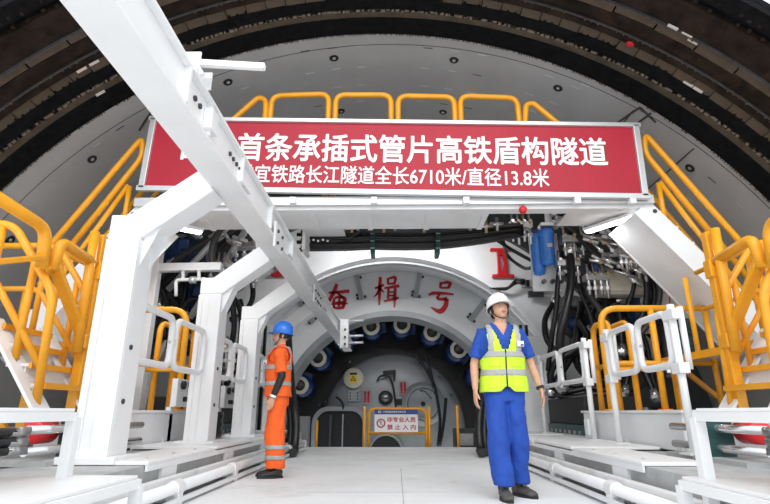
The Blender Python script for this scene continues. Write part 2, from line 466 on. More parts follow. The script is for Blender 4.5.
CH = {
 'fen': [([(.50, 1.0), (.42, .74), (.26, .40), (.02, .08)], (.09, .11, .10, .03)), ([(.20, .66), (.55, .68), (.98, .72)], (.05, .08, .10)), ([(.52, .68), (.68, .52), (.86, .44)], (.05, .08, .02)),
         ([(.44, .46), (.40, .28), (.44, .06)], (.06, .08, .06)), ([(.44, .46), (.66, .50), (.82, .40), (.76, .10)], (.06, .07, .10, .09)), ([(.46, .28), (.80, .30)], (.05, .06)), ([(.62, .46), (.60, .10)], (.06, .06)), ([(.44, .08), (.62, .07), (.80, .10)], (.05, .08, .08)), ([(.30, .22), (.62, .22), (.94, .24)], (.03, .045, .03))],
 'ji': [([(.04, .62), (.20, .66), (.40, .74)], (.06, .08, .07)), ([(.26, 1.0), (.24, .60), (.22, .06)], (.09, .10, .05)), ([(.24, .64), (.14, .44), (.0, .32)], (.07, .07, .02)), ([(.27, .60), (.40, .48)], (.07, .04)),
        ([(.56, .96), (.56, .74)], (.07, .06)), ([(.56, .94), (.84, .98), (.80, .74)], (.05, .09, .07)), ([(.56, .76), (.80, .78)], (.05, .06)), ([(.42, .62), (.70, .66), (1.0, .70)], (.05, .08, .09)),
        ([(.58, .62), (.56, .26)], (.07, .07)), ([(.84, .64), (.82, .30), (.80, -.02)], (.08, .10, .04)), ([(.58, .48), (.82, .50)], (.05, .05)), ([(.58, .37), (.82, .39)], (.05, .05)), ([(.40, .18), (.66, .24), (.98, .30)], (.05, .08, .07))],
 'hao': [([(.52, 1.0), (.48, .80)], (.08, .07)), ([(.52, .96), (.86, .98), (.80, .78)], (.05, .11, .08)), ([(.50, .80), (.80, .80)], (.05, .06)), ([(.02, .56), (.20, .62), (.60, .62), (1.0, .58)], (.05, .10, .08, .05)),
         ([(.46, .60), (.36, .46), (.50, .42), (.74, .44)], (.06, .08, .08, .10)), ([(.72, .44), (.66, .20), (.44, .02), (.08, .16)], (.12, .13, .15, .02))]}
for key, (cx, cy, w, h) in {'fen': (336, 297, 27, 26), 'ji': (386.5, 292, 26, 30), 'hao': (441.5, 297, 26, 30)}.items():
    a = at(cx - w / 2, cy + h / 2, 17.09); b = at(cx + w / 2, cy + h / 2, 17.09); c = at(cx - w / 2, cy - h / 2, 17.09)
    W_ = (b - a).length; H_ = c.z - a.z
    mb = MB()
    for pts, ws in CH[key]: brush(mb, [(x * W_, y * H_) for x, y in pts], [q * W_ * 1.42 for q in ws], a, X_, Z_)
    mb.build('character', 'red_paint', arch)

# red I-shaped lugs on the bulkhead
def red_lug(px, py, side):
    c = at(px, py, 13.42)
    t = thing('lifting_lug', c - V(0, 0, .42), f'red I-shaped steel lug on the white bulkhead {side}', 'lug')
    MB().box(c + V(0, 0, .37), (.60, .14, .09)).build('top_flange', 'red_gloss', t, .025)
    MB().box(c - V(0, 0, .37), (.60, .14, .09)).build('bottom_flange', 'red_gloss', t, .025)
    MB().frame([(-.13, -.33), (.10, -.33), (.13, 0), (.10, .33), (-.12, .33), (-.12, 0)], [(-.05, -.24), (.0, -.24), (.05, 0), (.01, .22), (-.06, .22), (-.06, 0)], c, X_, Z_, .10).build('web', 'red_gloss', t)
red_lug(502, 263, 'right of the arch characters')
red_lug(283, 262, 'half hidden behind the overhead white beam')

# dark drum behind the opening, drive motors, hub
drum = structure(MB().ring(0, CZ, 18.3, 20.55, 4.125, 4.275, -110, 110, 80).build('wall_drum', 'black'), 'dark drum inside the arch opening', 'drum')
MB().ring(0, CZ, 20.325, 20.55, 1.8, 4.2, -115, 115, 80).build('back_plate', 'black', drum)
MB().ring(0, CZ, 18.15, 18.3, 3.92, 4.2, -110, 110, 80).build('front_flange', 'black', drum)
first = None
lab = ['beside the left end of the arch', 'beyond the end of the overhead beam', 'below the gap left of the middle character', 'below the middle character', 'below the right-hand character', 'lower right beside the worker in the lime vest', 'lowest on the right, behind the worker in blue', 'lowest on the left behind the worker in orange']
for k, a in enumerate((-48.5, -30.5, -12.5, 5.5, 23.5, 41.5, 59.5, -66.5)):
    t = math.radians(a); d = V(math.sin(t), 0, math.cos(t)); c = V(0, 18.225, CZ) + d * 3.50
    m = thing('drive_motor', c, 'blue drive motor with beige end ring ' + lab[k], 'motor', 'blue drive motors in the dark drum')
    ax = V(0, 1, 0) - d * 0.03 ; ax.normalize()
    MB().lathe([(0, 0.), (0.24, 0.), (0.3, 0.075), (0.3, 0.42), (0.375, 0.45), (0.375, 0.54), (0.315, 0.57), (0.345, 1.5), (0, 1.5)], c + ax * 0.03, ax, 18).build('housing', 'motor_blue', m)
    MB().lathe([(0.1875, -0.03), (0.3, -0.03), (0.3, 0.075), (0.1875, 0.075), (0.1875, -0.03)], c, ax, 20).build('end_ring', 'cap_beige', m)
    MB().lathe([(0, 0.), (0.1875, 0.015), (0.1875, 0.045)], c, ax, 16).build('end_cap', 'steel_dark' if k % 3 else 'rubber_grey', m)
    e = Y_.cross(d)
    MB().box(c + ax * 0.75 + d * 0. + e * 0.39, (0.24, 0.45, 0.3), (e, ax, e.cross(ax))).build('terminal_box', 'navy', m, 0.015)

HY = 19.5
hub = thing('hub_bulkhead', (0, HY, -2.1), 'rounded grey steel hub bulkhead with an arched doorway inside the dark opening', 'bulkhead')
dome = MB().lathe([(0, -0.18), (1.65, -0.15), (2.25, -0.06), (2.52, 0.09), (2.64, 0.375), (2.655, 0.825)], (0, HY, CZ), Y_, 64)
dome.build('dome', 'hub_grey', hub)
HF = HY - 0.195
def hp(px, py, dy=0): return at(px, py, HF + dy)
# doorway
def door_poly(a, b, grow=0):
    x0, x1, z0, z1 = a.x - grow, b.x + grow, -1.35, a.z + grow; r = 0.42 + grow
    pts = [(x1, z0), (x1, z1 - r)] + [(x1 - r + r * math.cos(t), z1 - r + r * math.sin(t)) for t in [math.pi / 2 * k / 6 for k in range(1, 7)]]
    pts += [(x0 + r - r * math.sin(t), z1 - r + r * math.cos(t)) for t in [math.pi / 2 * k / 6 for k in range(0, 7)]] + [(x0, z0)]
    return pts
a, b = hp(317, 411), hp(363, 411)
MB().frame(door_poly(a, b, 0.15), door_poly(a, b), V(0, HF - 0.045, 0), X_, Z_, 0.21).build('door_frame', 'hub_grey', hub)
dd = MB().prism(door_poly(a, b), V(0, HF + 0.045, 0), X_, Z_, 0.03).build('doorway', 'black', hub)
MB().beam(hp(331, 415, -0.045), V(hp(331, 415).x, HF - 0.045, -1.2), 0.135, 0.075).build('inner_post', 'steel_dark', hub)
MB().beam(hp(343, 414, -0.045), V(hp(343, 414).x, HF - 0.045, -1.2), 0.045, 0.045).build('inner_post', 'steel', hub)
# hazard disc
c = hp(353.5, 378, -0.)
dsc = MB().lathe([(0, -0.06), (0.345, -0.06), (0.3675, -0.03), (0.3675, 0.09)], c, Y_, 28).build('warning_disc', 'cap_beige', hub)
MB().box(c + V(0, -0.075, 0.15), (0.255, 0.018, 0.075)).build('warning_strip', 'print_black', dsc)
MB().box(c + V(0, -0.075, -0.045), (0.27, 0.018, 0.3)).build('warning_panel', 'hazard_yellow', dsc)
MB().frame([(-0.105, -0.075), (0.105, -0.075), (0, 0.1125)], [(-0.0675, -0.051), (0.0675, -0.051), (0, 0.075)], c + V(0, -0.09, -0.03), X_, Z_, 0.012).build('warning_triangle', 'print_black', dsc)
MB().box(c + V(0, -0.087, -0.03), (0.018, 0.009, 0.0675)).build('warning_mark', 'print_black', dsc)
# perforated panel, red handles, handle brackets, gauge wheel, lamp arm
c = hp(354, 396)
pn = MB().box(c, (0.45, 0.09, 0.39)).build('valve_panel', 'hub_grey', hub, 0.012)
for i in (-1, 1):
    for j in (-1, 0, 1): MB().cyl(c + V(0.135 * i, -0.03, 0.105 * j), c + V(0.135 * i, -0.075, 0.105 * j), 0.027, 8).build('port', 'black', pn)
for q in ((367, 397), (403, 388)):
    c = hp(*q)
    hb = MB().box(c, (0.3, 0.075, 0.51)).build('handle_plate', 'hub_grey', hub, 0.012)
    for i in (-1, 1): MB().cyl(c + V(0.06 * i, -0.075, -0.195), c + V(0.06 * i, -0.075, 0.195), 0.039, 8).build('red_handle', 'red_paint', hb)
c = hp(385.5, 398)
MB().tube([c + V(0.225 * math.cos(t), -0.06, 0.225 * math.sin(t)) for t in [2 * math.pi * k / 20 for k in range(20)]], 0.0375, 8, True).build('gauge_ring', 'black', hub)
MB().lathe([(0, -0.03), (0.195, -0.03), (0.195, 0.06)], c, Y_, 20).build('gauge_face', 'steel', hub)
MB().beam(c + V(-0.12, -0.075, 0), c + V(0.12, -0.075, 0), 0.045, 0.045).build('gauge_lever', 'black', hub)
MB().tube(spline([hp(377, 381, -0.15), hp(381, 376, -0.225), hp(389, 377, -0.225), hp(393, 386, -0.15), hp(395, 399, -0.075), hp(396, 407, -0.045)], 5), 0.0375, 8).build('lamp_cable', 'black', hub)
MB().beam(hp(383, 373, -0.225), hp(395, 372, -0.225), 0.09, 0.15).build('lamp_head', 'black', hub)
MB().beam(hp(395, 370, -0.18), hp(394, 381, -0.15), 0.075, 0.075, X_).build('lamp_bracket', 'black', hub)
c = hp(400, 402); MB().box(c, (0.33, 0.12, 0.21)).build('switch_box', 'black', hub, 0.015)
MB().tube(spline([hp(336, 397, -0.15), hp(340, 400, -0.18), hp(343, 405, -0.15), hp(343, 411, -0.09)], 4), 0.045, 8).build('door_latch', 'black', hub)
# round lid
c = hp(423, 404)
lid = MB().lathe([(0, -0.135), (0.45, -0.135), (0.48, -0.18), (0.63, -0.18), (0.66, -0.135), (0.75, -0.105), (0.78, 0), (0.78, 0.18)], c, Y_, 40).build('round_lid', 'hub_grey', hub)
MB().tube([c + V(0.555 * math.cos(t), -0.1875, 0.555 * math.sin(t)) for t in [2 * math.pi * k / 32 for k in range(32)]], 0.018, 6, True).build('lid_seal', 'dark_grey', lid)
MB().lathe([(0, -0.21), (0.075, -0.195), (0.09, -0.12)], c, Y_, 12).build('lid_boss', 'black', lid)
MB().tube(spline([c + V(-0.12, -0.195, 0.45), c + V(0.075, -0.21, 0.42), c + V(0.3, -0.195, 0.18)], 5), 0.018, 6).build('lid_rod', 'black', lid)
# opening under the sign
c = hp(386, 452)
MB().lathe([(0.54, -0.06), (0.66, -0.06), (0.69, 0.09)], c, Y_, 32).build('pipe_flange', 'hub_grey', hub)
MB().lathe([(0, -0.015), (0.555, -0.045)], c, Y_, 32).build('pipe_bore', 'black', hub)
for q in ((320, 405), (326, 402), (330, 408), (322, 412), (350, 362), (420, 362), (440, 376), (452, 395)):
    c = hp(*q, 0.); MB().cyl(c + V(0, 0.45, 0), c + V(0, -0.09, 0), 0.045, 8).build('bolt', 'steel_dark', hub)
for i, pts in enumerate((((414, 352), (424, 366), (432, 380), (436, 392), (440, 420), (438, 446)), ((424, 352), (430, 370), (434, 388)), ((446, 398), (444, 420), (440, 446)))):
    tag(MB().tube(spline([hp(x, y, -0.375 - 0.06 * i) for x, y in pts], 5), 0.0525, 8).build('hydraulic_hose', 'rubber'), ['long black hose hanging past the round lid of the grey hub', 'short black hose running down to the top of the round lid', 'black hose hanging right of the round lid'][i], 'hose')
# side walls of the pit beyond the floor, dark cabinets
structure(MB().lim(-2.2, -1.92, 12.1, 12.5, -1.4, .62).build('wall_pit_left', 'hub_grey'), 'grey upright panel left of the arched doorway', 'wall')
cab = thing('dark_cabinet', (1.75, 12.3, -1.4), 'dark control cabinet at the far right end of the floor', 'cabinet')
MB().lim(1.4, 2.0, 12.3, 12.8, -1.4, .35).build('body', 'dark_grey', cab, .01)
MB().lim(1.5, 1.8, 12.27, 12.3, .0, .25).build('panel', 'steel', cab)
for k in range(3): MB().lim(1.45, 1.95, 12.27, 12.3, -.12 - .14 * k, -.05 - .14 * k).build('louvre', 'black', cab)

# yellow barrier with sign, yellow posts
FY = 11.95
def fp(px, py): return at(px, py, FY)
bar = thing('safety_barrier', (fp(397, 447).x, FY, -.25), 'yellow tube barrier at the end of the floor holding a no-entry sign', 'barrier')
a, b = fp(369, 409), fp(426, 409)
MB().tube(fillet([V(a.x, FY, -.4), a, b, V(b.x, FY, -.4)], .14), .034, 10).build('hoop', 'yellow', bar)
z2 = fp(400, 433).z
MB().tube([V(a.x, FY, z2), V(b.x, FY, z2)], .03, 10).build('cross_rail', 'yellow', bar)
s0, s1 = fp(374.5, 432), fp(417.5, 409.5)
sg = tag(MB().lim(s0.x, s1.x, FY - .06, FY - .04, s0.z, s1.z).build('no_entry_sign', 'print_white'), 'white and blue sign board with red characters on the yellow barrier', 'sign')
zt = fp(400, 414.3).z
MB().lim(s0.x, s1.x, FY - .066, FY - .058, zt, s1.z).build('header_band', 'print_blue', sg)
w = s1.x - s0.x; h = zt - s0.z
text_part('非专业人员', 'lettering', 'print_red', sg, V(s0.x + w * .29, FY - .06, s0.z + h * .55), X_, Z_, w * .66, h * .30, .02)
text_part('禁 止 入 内', 'lettering', 'print_red', sg, V(s0.x + w * .29, FY - .06, s0.z + h * .13), X_, Z_, w * .66, h * .30, .02)
text_part('中铁隧道局集团有限公司', 'lettering', 'print_white', sg, V(s0.x + w * .20, FY - .066, zt + (s1.z - zt) * .3), X_, Z_, w * .52, (s1.z - zt) * .42, .01)
c = V(s0.x + w * .15, FY - .064, s0.z + h * .50)
MB().lathe([(.072, 0), (.098, 0), (.098, .006), (.072, .006)], c, Y_, 24).build('prohibition_ring', 'print_red', sg)
MB().beam(c + V(-.06, 0, .06), c + V(.06, 0, -.06), .006, .02, Y_).build('prohibition_slash', 'print_red', sg)
wk = MB(); wk.ell(c + V(.0, .0, .045), (.014, .004, .014), 8, 6); wk.beam(c + V(0, 0, .03), c + V(-.005, 0, -.015), .004, .028, Y_); wk.beam(c + V(0, 0, -.01), c + V(-.025, 0, -.055), .004, .014, Y_); wk.beam(c + V(0, 0, -.01), c + V(.025, 0, -.05), .004, .014, Y_); wk.beam(c + V(-.035, 0, .015), c + V(.035, 0, .02), .004, .011, Y_)
wk.build('walking_figure', 'print_black', sg)
MB().frame([(-.03, -.022), (.03, -.022), (.03, .022), (-.03, .022)], [(-.02, -.012), (.02, -.012), (.02, .012), (-.02, .012)], V(s0.x + w * .12, FY - .067, (zt + s1.z) / 2), X_, Z_, .004).build('emblem', 'print_white', sg)
for (px, y0, label, dx) in ((364.5, 407, 'single yellow post just left of the barrier sign', 0), (429, 407, 'single yellow post just right of the barrier sign', 0), (457, 406, 'yellow post further right of the barrier, beside the black cables', 0), (317, 421, 'yellow post standing at the left jamb of the arched doorway', .3), (372, 430, '', None)):
    if dx is None: continue
    a = at(px, y0, FY + dx)
    t = thing('yellow_post', V(a.x, FY + dx, -.4), label, 'post')
    MB().tube([V(a.x, FY + dx, -.4), a], .032, 10).build('tube', 'yellow', t)
    MB().ell(a, (.033, .033, .02), 10, 6).build('cap', 'yellow', t)
    MB().box(V(a.x, FY + dx, -.41), (.12, .12, .02)).build('foot_plate', 'yellow', t)
# thick black cables dropping at both ends of the floor
rnd = random.Random(11)
for s, px0, lb in ((-1, 297, 'thick black cable dropping to the floor behind the worker in orange'), (1, 478, 'thick black cable dropping to the floor behind the worker in blue')):
    for k in range(4):
        D = 9.6 + .16 * k; x = px0 + (k % 2) * 5 * s + s * 1
        pts = [at(x + s * 8, 330 + 4 * k, D + .6), at(x + s * 5, 380, D + .3), at(x + 1 * s, 410, D), at(x, 432, D - .1), V(at(x, 440, D).x - .02 * s, D - .25, .075), V(at(x, 440, D).x - .06 * s, D - .6 + .1 * k, .075)]
        tag(MB().tube(spline(pts, 6), .07, 10).build('power_cable', 'rubber'), lb, 'cable', 'thick black cables left' if s < 0 else 'thick black cables right')
# ------------------------------------------------------------------ SIDE WALKWAYS
rnd = random.Random(3)
SIDE = {-1: 'left', 1: 'right'}
ORD = ['nearest', 'second', 'third', 'farthest']
for s in (-1, 1):
    sd = SIDE[s]
    for k, (y0, y1) in enumerate(((4.3, 5.9), (5.95, 7.5), (7.55, 9.2), (9.25, 11.2))):
        t = thing('walkway_plate', (s * 2.3, (y0 + y1) / 2, .27), f'white steel walkway plate on the {sd}, {ORD[k]} of its row of four', 'walkway plate', f'white walkway plates {sd}')
        MB().lim(s * 1.92, s * (2.44 if k == 0 else 2.88), y0, y1, .315 + (.012 if k % 2 else 0), .345 + (.012 if k % 2 else 0)).build('top_plate', 'white', t, .006)
        MB().lim(s * 1.92, s * 1.94, y0, y1, .27, .315).build('front_flange', 'white', t)
        for yy in (y0 + .25, (y0 + y1) / 2, y1 - .25): MB().cyl((s * 2.05, yy, .332), (s * 2.05, yy, .352), .016, 8).build('bolt', 'steel', t)
    for k, (y0, y1) in enumerate(((4.6, 4.9), (6.3, 6.6), (8.0, 8.3))):
        tag(MB().lim(s * 1.925, s * 1.95, y0, y1, .0, .268).build('support_plate', 'white'), f'white vertical support plate under the {sd} walkway, {["nearest", "middle", "farthest"][k]} of three', 'plate', f'support plates {sd}')
    rail = thing('pipe_rail', (s * 1.76, 7, 0), f'low white round pipe rail along the {sd} edge of the floor', 'pipe rail')
    MB().tube([(s * 1.76, 2.6, .13), (s * 1.76, 10.9, .13)], .047, 12).build('pipe', 'white', rail)
    MB().lim(s * 1.83, s * 1.90, 2.6, 10.9, .15, .20).build('channel', 'white_worn', rail, .008)
    MB().lim(s * 1.70, s * 1.73, 2.6, 10.9, .025, .06).build('toe_bar', 'white', rail)
    for k in range(6):
        y = 2.9 + 1.55 * k
        MB().lim(s * 1.71, s * 1.81, y, y + .10, 0, .10).build('foot', 'white', rail, .005)
        MB().ring(s * 1.76, .13, y - .02, y + .12, .047, .06, 0, 360, 16).build('clamp', 'white_worn', rail)
    # raised boxes behind the walkway
    box = thing('side_box', (s * 3.25, 6.6, .3), f'long white sheet-metal box standing behind the {sd} walkway plates', 'box')
    yb0 = 5.5 if s > 0 else 6.0
    MB().lim(s * 2.92, s * 3.7, yb0, 8.3, .33, .70).build('body', 'white', box, .012)
    MB().lim(s * 2.90, s * 3.75, yb0 - .05, 8.35, .70, .735).build('lid', 'white', box, .006)
    for yy in (yb0 + .1, 6.9, 8.2): MB().lim(s * 2.9, s * 2.92, yy - .05, yy + .05, .30, .40).build('foot_clip', 'white_worn', box)
    # dark machine behind far walkway
    drk = thing('dark_cabinet', (s * 3.3, 9.3, .3), f'low dark machine box with a blue-green lower band behind the far {sd} walkway', 'machine')
    MB().lim(s * 3.0, s * 3.9, 8.45, 10.4, .52, .95).build('body', 'black', drk, .02)
    MB().lim(s * 2.97, s * 3.9, 8.45, 10.4, .36, .52).build('band', 'green_dark', drk, .02)
    MB().lim(s * 2.94, s * 3.9, 8.4, 10.45, .30, .36).build('plinth', 'white', drk)
    for k in range(7): MB().box((s * 2.96, 8.65 + .25 * k, .40), (.03, .05, .05)).build('bolt', 'steel', drk)
    # hydraulic cylinder with red motor behind nearest step
    hc = thing('hydraulic_unit', (s * 2.9, 4.9, .3), f'chrome hydraulic cylinders with a red drum behind the {sd} steps', 'hydraulic unit')
    for z in (.42, .58): MB().cyl((s * 2.78, yb0 - .06, z), (s * 2.82, 4.15, z), .034, 12).build('cylinder', 'chrome', hc)
    MB().lim(s * 2.70, s * 2.93, 4.72, 4.86, .34, .68).build('clamp', 'green_dark', hc, .01)
    MB().lathe([(0, 0), (.085, 0), (.10, .02), (.10, .22), (0, .22)], (s * 2.97, 4.42, .56), Y_, 18).build('drum', 'red_gloss', hc)
    MB().lim(s * 2.66, s * 3.1, 4.2, 5.4, .312, .35).build('base', 'concrete', hc)
    for k in range(3):
        z = .44 + .1 * (k % 2) + .03 * k
        pts = [(s * 2.82, 4.12, z), (s * 2.84, 3.85, z), (s * 2.92, 3.55, z - .02 - .04 * k), (s * 3.1, 3.25, z - .14), (s * 3.25, 2.9, .08)]
        hh = tag(MB().tube(spline([V(*p) for p in pts], 6), .034, 10).build('hydraulic_hose', 'rubber'), f'thick black hose with a metal coupling curving down beside the {sd} steps', 'hose', f'thick hoses at the {sd} steps')
        MB().cyl((s * 2.82, 4.14, z), (s * 2.832, 3.96, z), .038, 12).build('coupling', 'steel', hh)

    # white steps: low bench and high bench
    for nm, zt, xa, xb, ya, yb, lb in (('step_bench', .36, 1.50, 2.75, 1.7, 3.25, 'low'), ('step_bench', .735, 1.88, 3.1, 2.3, 3.15, 'high')):
        dx = (.17 if lb == 'low' else -.12) if s > 0 else 0
        xa2, xb2 = s * (xa + dx), s * (xb + dx)
        t = thing(nm, ((xa2 + xb2) / 2, (ya + yb) / 2, 0), f'{lb} white steel step bench in the near {sd} corner', 'step', 'white step benches')
        MB().lim(xa2, xb2, ya, yb, zt - .02, zt).build('top_plate', 'white', t, .005)
        for (p, q) in (((xa2, ya), (xb2, ya)), ((xa2, yb), (xb2, yb)), ((xa2, ya), (xa2, yb)), ((xb2, ya), (xb2, yb))):
            MB().beam((*p, zt - .045), (*q, zt - .045), .05, .05).build('edge_bar', 'white', t)
        for px in (xa2, xb2):
            for py in (ya, yb):
                MB().beam((px, py, 0 if lb == 'low' else .0), (px, py, zt - .05), .06, .06, Y_).build('leg', 'white', t)
    for k in range(3):
        hh = tag(MB().tube(spline([V(s * (1.86 + .09 * k), 3.36, .08 + .02 * k), V(s * (1.92 + .09 * k), 3.2, .13), V(s * (1.99 + .1 * k), 2.95, .12), V(s * (2.1 + .1 * k), 2.4, .06)], 5), .04, 8).build('hydraulic_hose', 'rubber'), f'black hose with a metal end lying under the low {sd} step bench', 'hose', f'hoses under the low {sd} step')
        MB().cyl((s * (1.855 + .09 * k), 3.42, .075 + .02 * k), (s * (1.875 + .09 * k), 3.30, .095 + .02 * k), .045, 10).build('coupling', 'steel', hh)

# grey grating edge left/right of stair foot handled by the stairs

# ------------------------------------------------------------------ LEFT PORTAL FRAMES AND OVERHEAD RAIL BEAM
BX, BZ = -1.555, 2.72                            # rail beam: centre line, underside
CX = -2.42
lbl = ['nearest one', 'second from the viewer', 'left of the orange worker', 'farthest one']
for k, D in enumerate((4.5, 6.8, 8.75, 10.7)):
    t = thing('portal_frame', (CX, D, .34), f'white box column with arm bent to the overhead beam, {lbl[k]}', 'portal frame', 'white portal frames')
    w = .30
    MB().lim(CX - .24, CX + .24, D - .22, D + .22, .318, .375).build('base_plate', 'white', t, .006)
    col = MB().lim(CX - w / 2, CX + w / 2, D - w / 2, D + w / 2, .37, 2.22).build('column', 'white', t, .014)
    for z in (.8, 1.25): MB().cyl((CX + w / 2 - .01, D - .05, z), (CX + w / 2 + .012, D - .05, z), .022, 8).build('bolt', 'dark_grey', col)
    for xx in (CX - w / 2 + .03, CX + w / 2 - .075): MB().lim(xx - (.03 if xx < CX else .075), xx + (.03 if xx < CX else .075), D - w / 2 - .02, D - w / 2, .375, 2.2).build('flange', 'white', t, .004)
    # bent knee and arm as one extruded outline in the X-Z plane
    arm_dir = V(.80, 0, .60).normalized()
    nrm = V(-arm_dir.z, 0, arm_dir.x)
    e0 = V(CX + w / 2, 0, 2.22); e1 = V(CX - w / 2, 0, 2.22)
    L = (BX - .10 - e0.x) / arm_dir.x
    knee_out = e1 + V(0, 0, .22)
    lo_start = e0 + V(0, 0, .0)
    lo_end = lo_start + arm_dir * L; hi_end = lo_end + nrm * .26; hi_start = lo_start + nrm * .26 + arm_dir * .02
    poly = [(e1.x, e1.z), (e0.x, e0.z), (lo_end.x, lo_end.z), (hi_end.x, hi_end.z), (hi_start.x, hi_start.z), (knee_out.x, knee_out.z)]
    MB().prism(poly, V(0, D, 0), X_, Z_, w).build('arm', 'white', t, .012)
    for yy in (D - .09, D + .09):
        MB().prism([(e0.x, e0.z - .25), (e0.x + .14, e0.z + .105), (e0.x, e0.z)], V(0, yy, 0), X_, Z_, .02).build('gusset', 'white', t)
    MB().lim(lo_end.x - .02, BX + .16, D - .15, D + .15, BZ + .05, BZ + .07).build('seat_plate', 'white', t)
bm = thing('rail_beam', (BX, 9, BZ), 'huge white overhead rail beam running diagonally across the view', 'beam')
MB().lim(BX - .14, BX + .14, -.6, 18.0, BZ, BZ + .035).build('bottom_flange', 'white', bm, .006)
MB().lim(BX - .10, BX + .10, -.6, 18.0, BZ + .035, BZ + .32).build('web_box', 'white', bm, .006)
MB().lim(BX - .14, BX + .15, -.6, 18.0, BZ + .32, BZ + .35).build('top_flange', 'white', bm, .006)
for D in (3.05, 3.5, 4.4, 5.6, 6.9):
    MB().lim(BX + .10, BX + .15, D - .015, D + .015, BZ + .035, BZ + .32).build('stiffener', 'white', bm)
for D in (3.25, 4.1, 4.3, 6.0): 
    for q in (0, .1): MB().cyl((BX + .1, D + q, BZ + .2), (BX + .118, D + q, BZ + .2), .022, 8).build('bolt', 'dark_grey', bm)
for D, z in ((6.0, 0), (9.2, 0), (9.6, 0)):
    pl = MB().lim(BX + .13, BX + .16, D - .22, D + .22, BZ - .12, BZ + .2).build('splice_plate', 'white', bm, .006)
    for i in (-1, 1):
        for j in (-.05, .1): MB().cyl((BX + .15, D + .12 * i, BZ + j), (BX + .18, D + .12 * i, BZ + j), .022, 8).build('bolt', 'dark_grey', pl)
lamp = thing('beam_lamp', (BX + .1, 3.25, BZ + .35), 'white arm with a slim tube lamp sticking out of the overhead beam', 'lamp')
a, b, c = at(197, 80, 3.25), at(195, 63, 3.25), at(265, 67, 3.25)
for yy in (3.12, 3.36): MB().lim(BX + .0, BX + .17, yy - .008, yy + .008, BZ + .35, BZ + .50).build('bracket_cheek', 'white', lamp)
MB().lim(BX - .02, BX + .0, 3.1, 3.38, BZ + .35, BZ + .50).build('bracket_back', 'white', lamp)
MB().beam(V(BX + .14, 3.25, BZ + .40), b, .035, .04).build('neck', 'white', lamp)
MB().beam(b, c, .05, .045).build('housing', 'white', lamp, .006)
MB().beam(b - V(-.02, .02, .028), c - V(.02, .02, .028), .03, .012).build('tube', 'print_white', lamp)
MB().lim(BX + .1, BX + .17, 3.45, 3.6, BZ + .08, BZ + .26).build('junction_box', 'white', lamp, .006)
# end stop of the beam in the opening
c = at(343, 334, 13.6) + V(.09, 0, 0)
es = thing('end_stop', c - V(0, 0, .4), 'white bolted bracket with short pipes hanging beside the far overhead beam', 'bracket')
MB().box(c + V(-.05, 0, 0), (.22, .25, .75)).build('plate', 'white', es, .01)
for z in (.34, -.06, -.24): MB().cyl(c + V(0, 0, z), c + V(.45, -.05, z + .01), .03, 8).build('pipe', 'alu', es)
for z in (-.28, -.1, .1): MB().cyl(c + V(-.02, -.12, z), c + V(-.02, -.17, z), .03, 8).build('bolt', 'dark_grey', es)

# ------------------------------------------------------------------ RAILINGS
def hoop(mb, y0, y1, x, z0, z1, r=.037):
    mb.tube(fillet([V(x, y0, z0), V(x, y0, z1), V(x, y1, z1), V(x, y1, z0)], .12, 5, True), r, 8, True)
def hoop_pair(name, x, y0, y1, z0, z1, label, grp):
    t = thing(name, (x, (y0 + y1) / 2, z0), label, 'railing', grp)
    ym = (y0 + y1) / 2
    for (a, b) in ((y0, ym - .05), (ym + .05, y1)):
        m = MB(); hoop(m, a, b, x, z0, z1); m.build('hoop', 'white', t)
    MB().cyl((x, ym - .09, (z0 + z1) / 2), (x, ym + .09, (z0 + z1) / 2), .018, 8).build('pin', 'steel', t)
    MB().box((x, ym, (z0 + z1) / 2), (.05, .06, .07)).build('hinge', 'white', t)
    return t
hoop_pair('white_railing', CX, 4.72, 6.58, 1.18, 1.70, 'pair of white tube hoops between the two nearest left columns', 'white hoop railings')
hoop_pair('white_railing', CX, 7.02, 8.54, 1.18, 1.70, 'pair of white tube hoops between the second and third left columns', 'white hoop railings')
hoop_pair('white_railing', CX, 8.97, 10.5, 1.18, 1.70, 'pair of white tube hoops between the third and fourth left columns', 'white hoop railings')
RX = 2.72
for (ya, yb, lb) in ((5.0, 6.6, 'nearest right'), (7.4, 9.75, 'farther right')):
    t = hoop_pair('white_railing', RX, ya + .1, yb - .1, 1.15, 1.66, f'{lb} white railing of two tube hoops on tall posts', 'white hoop railings')
    for y in (ya, yb):
        ps = MB().tube([V(RX, y, .345), V(RX, y, 1.72)], .036, 10).build('post', 'white', t)
        MB().lim(RX - .09, RX + .09, y - .09, y + .09, .345, .365).build('base_plate', 'white_worn', ps)
        MB().box((RX, y, .95 + .16), (.10, .16, .10)).build('socket', 'white', ps, .01)
        MB().box((RX, y, 1.62), (.09, .20, .10)).build('bracket', 'white', ps, .01)
        MB().tube([V(RX + .09, y, 1.10), V(RX + .09, y, 1.70)], .03, 8).build('sleeve', 'white', ps)
tag(MB().box(at(590, 427, 7.75), (.12, .14, .22)).build('wall_phone', 'white', None, .02), 'small white device with a black face at the far right railing post', 'device')
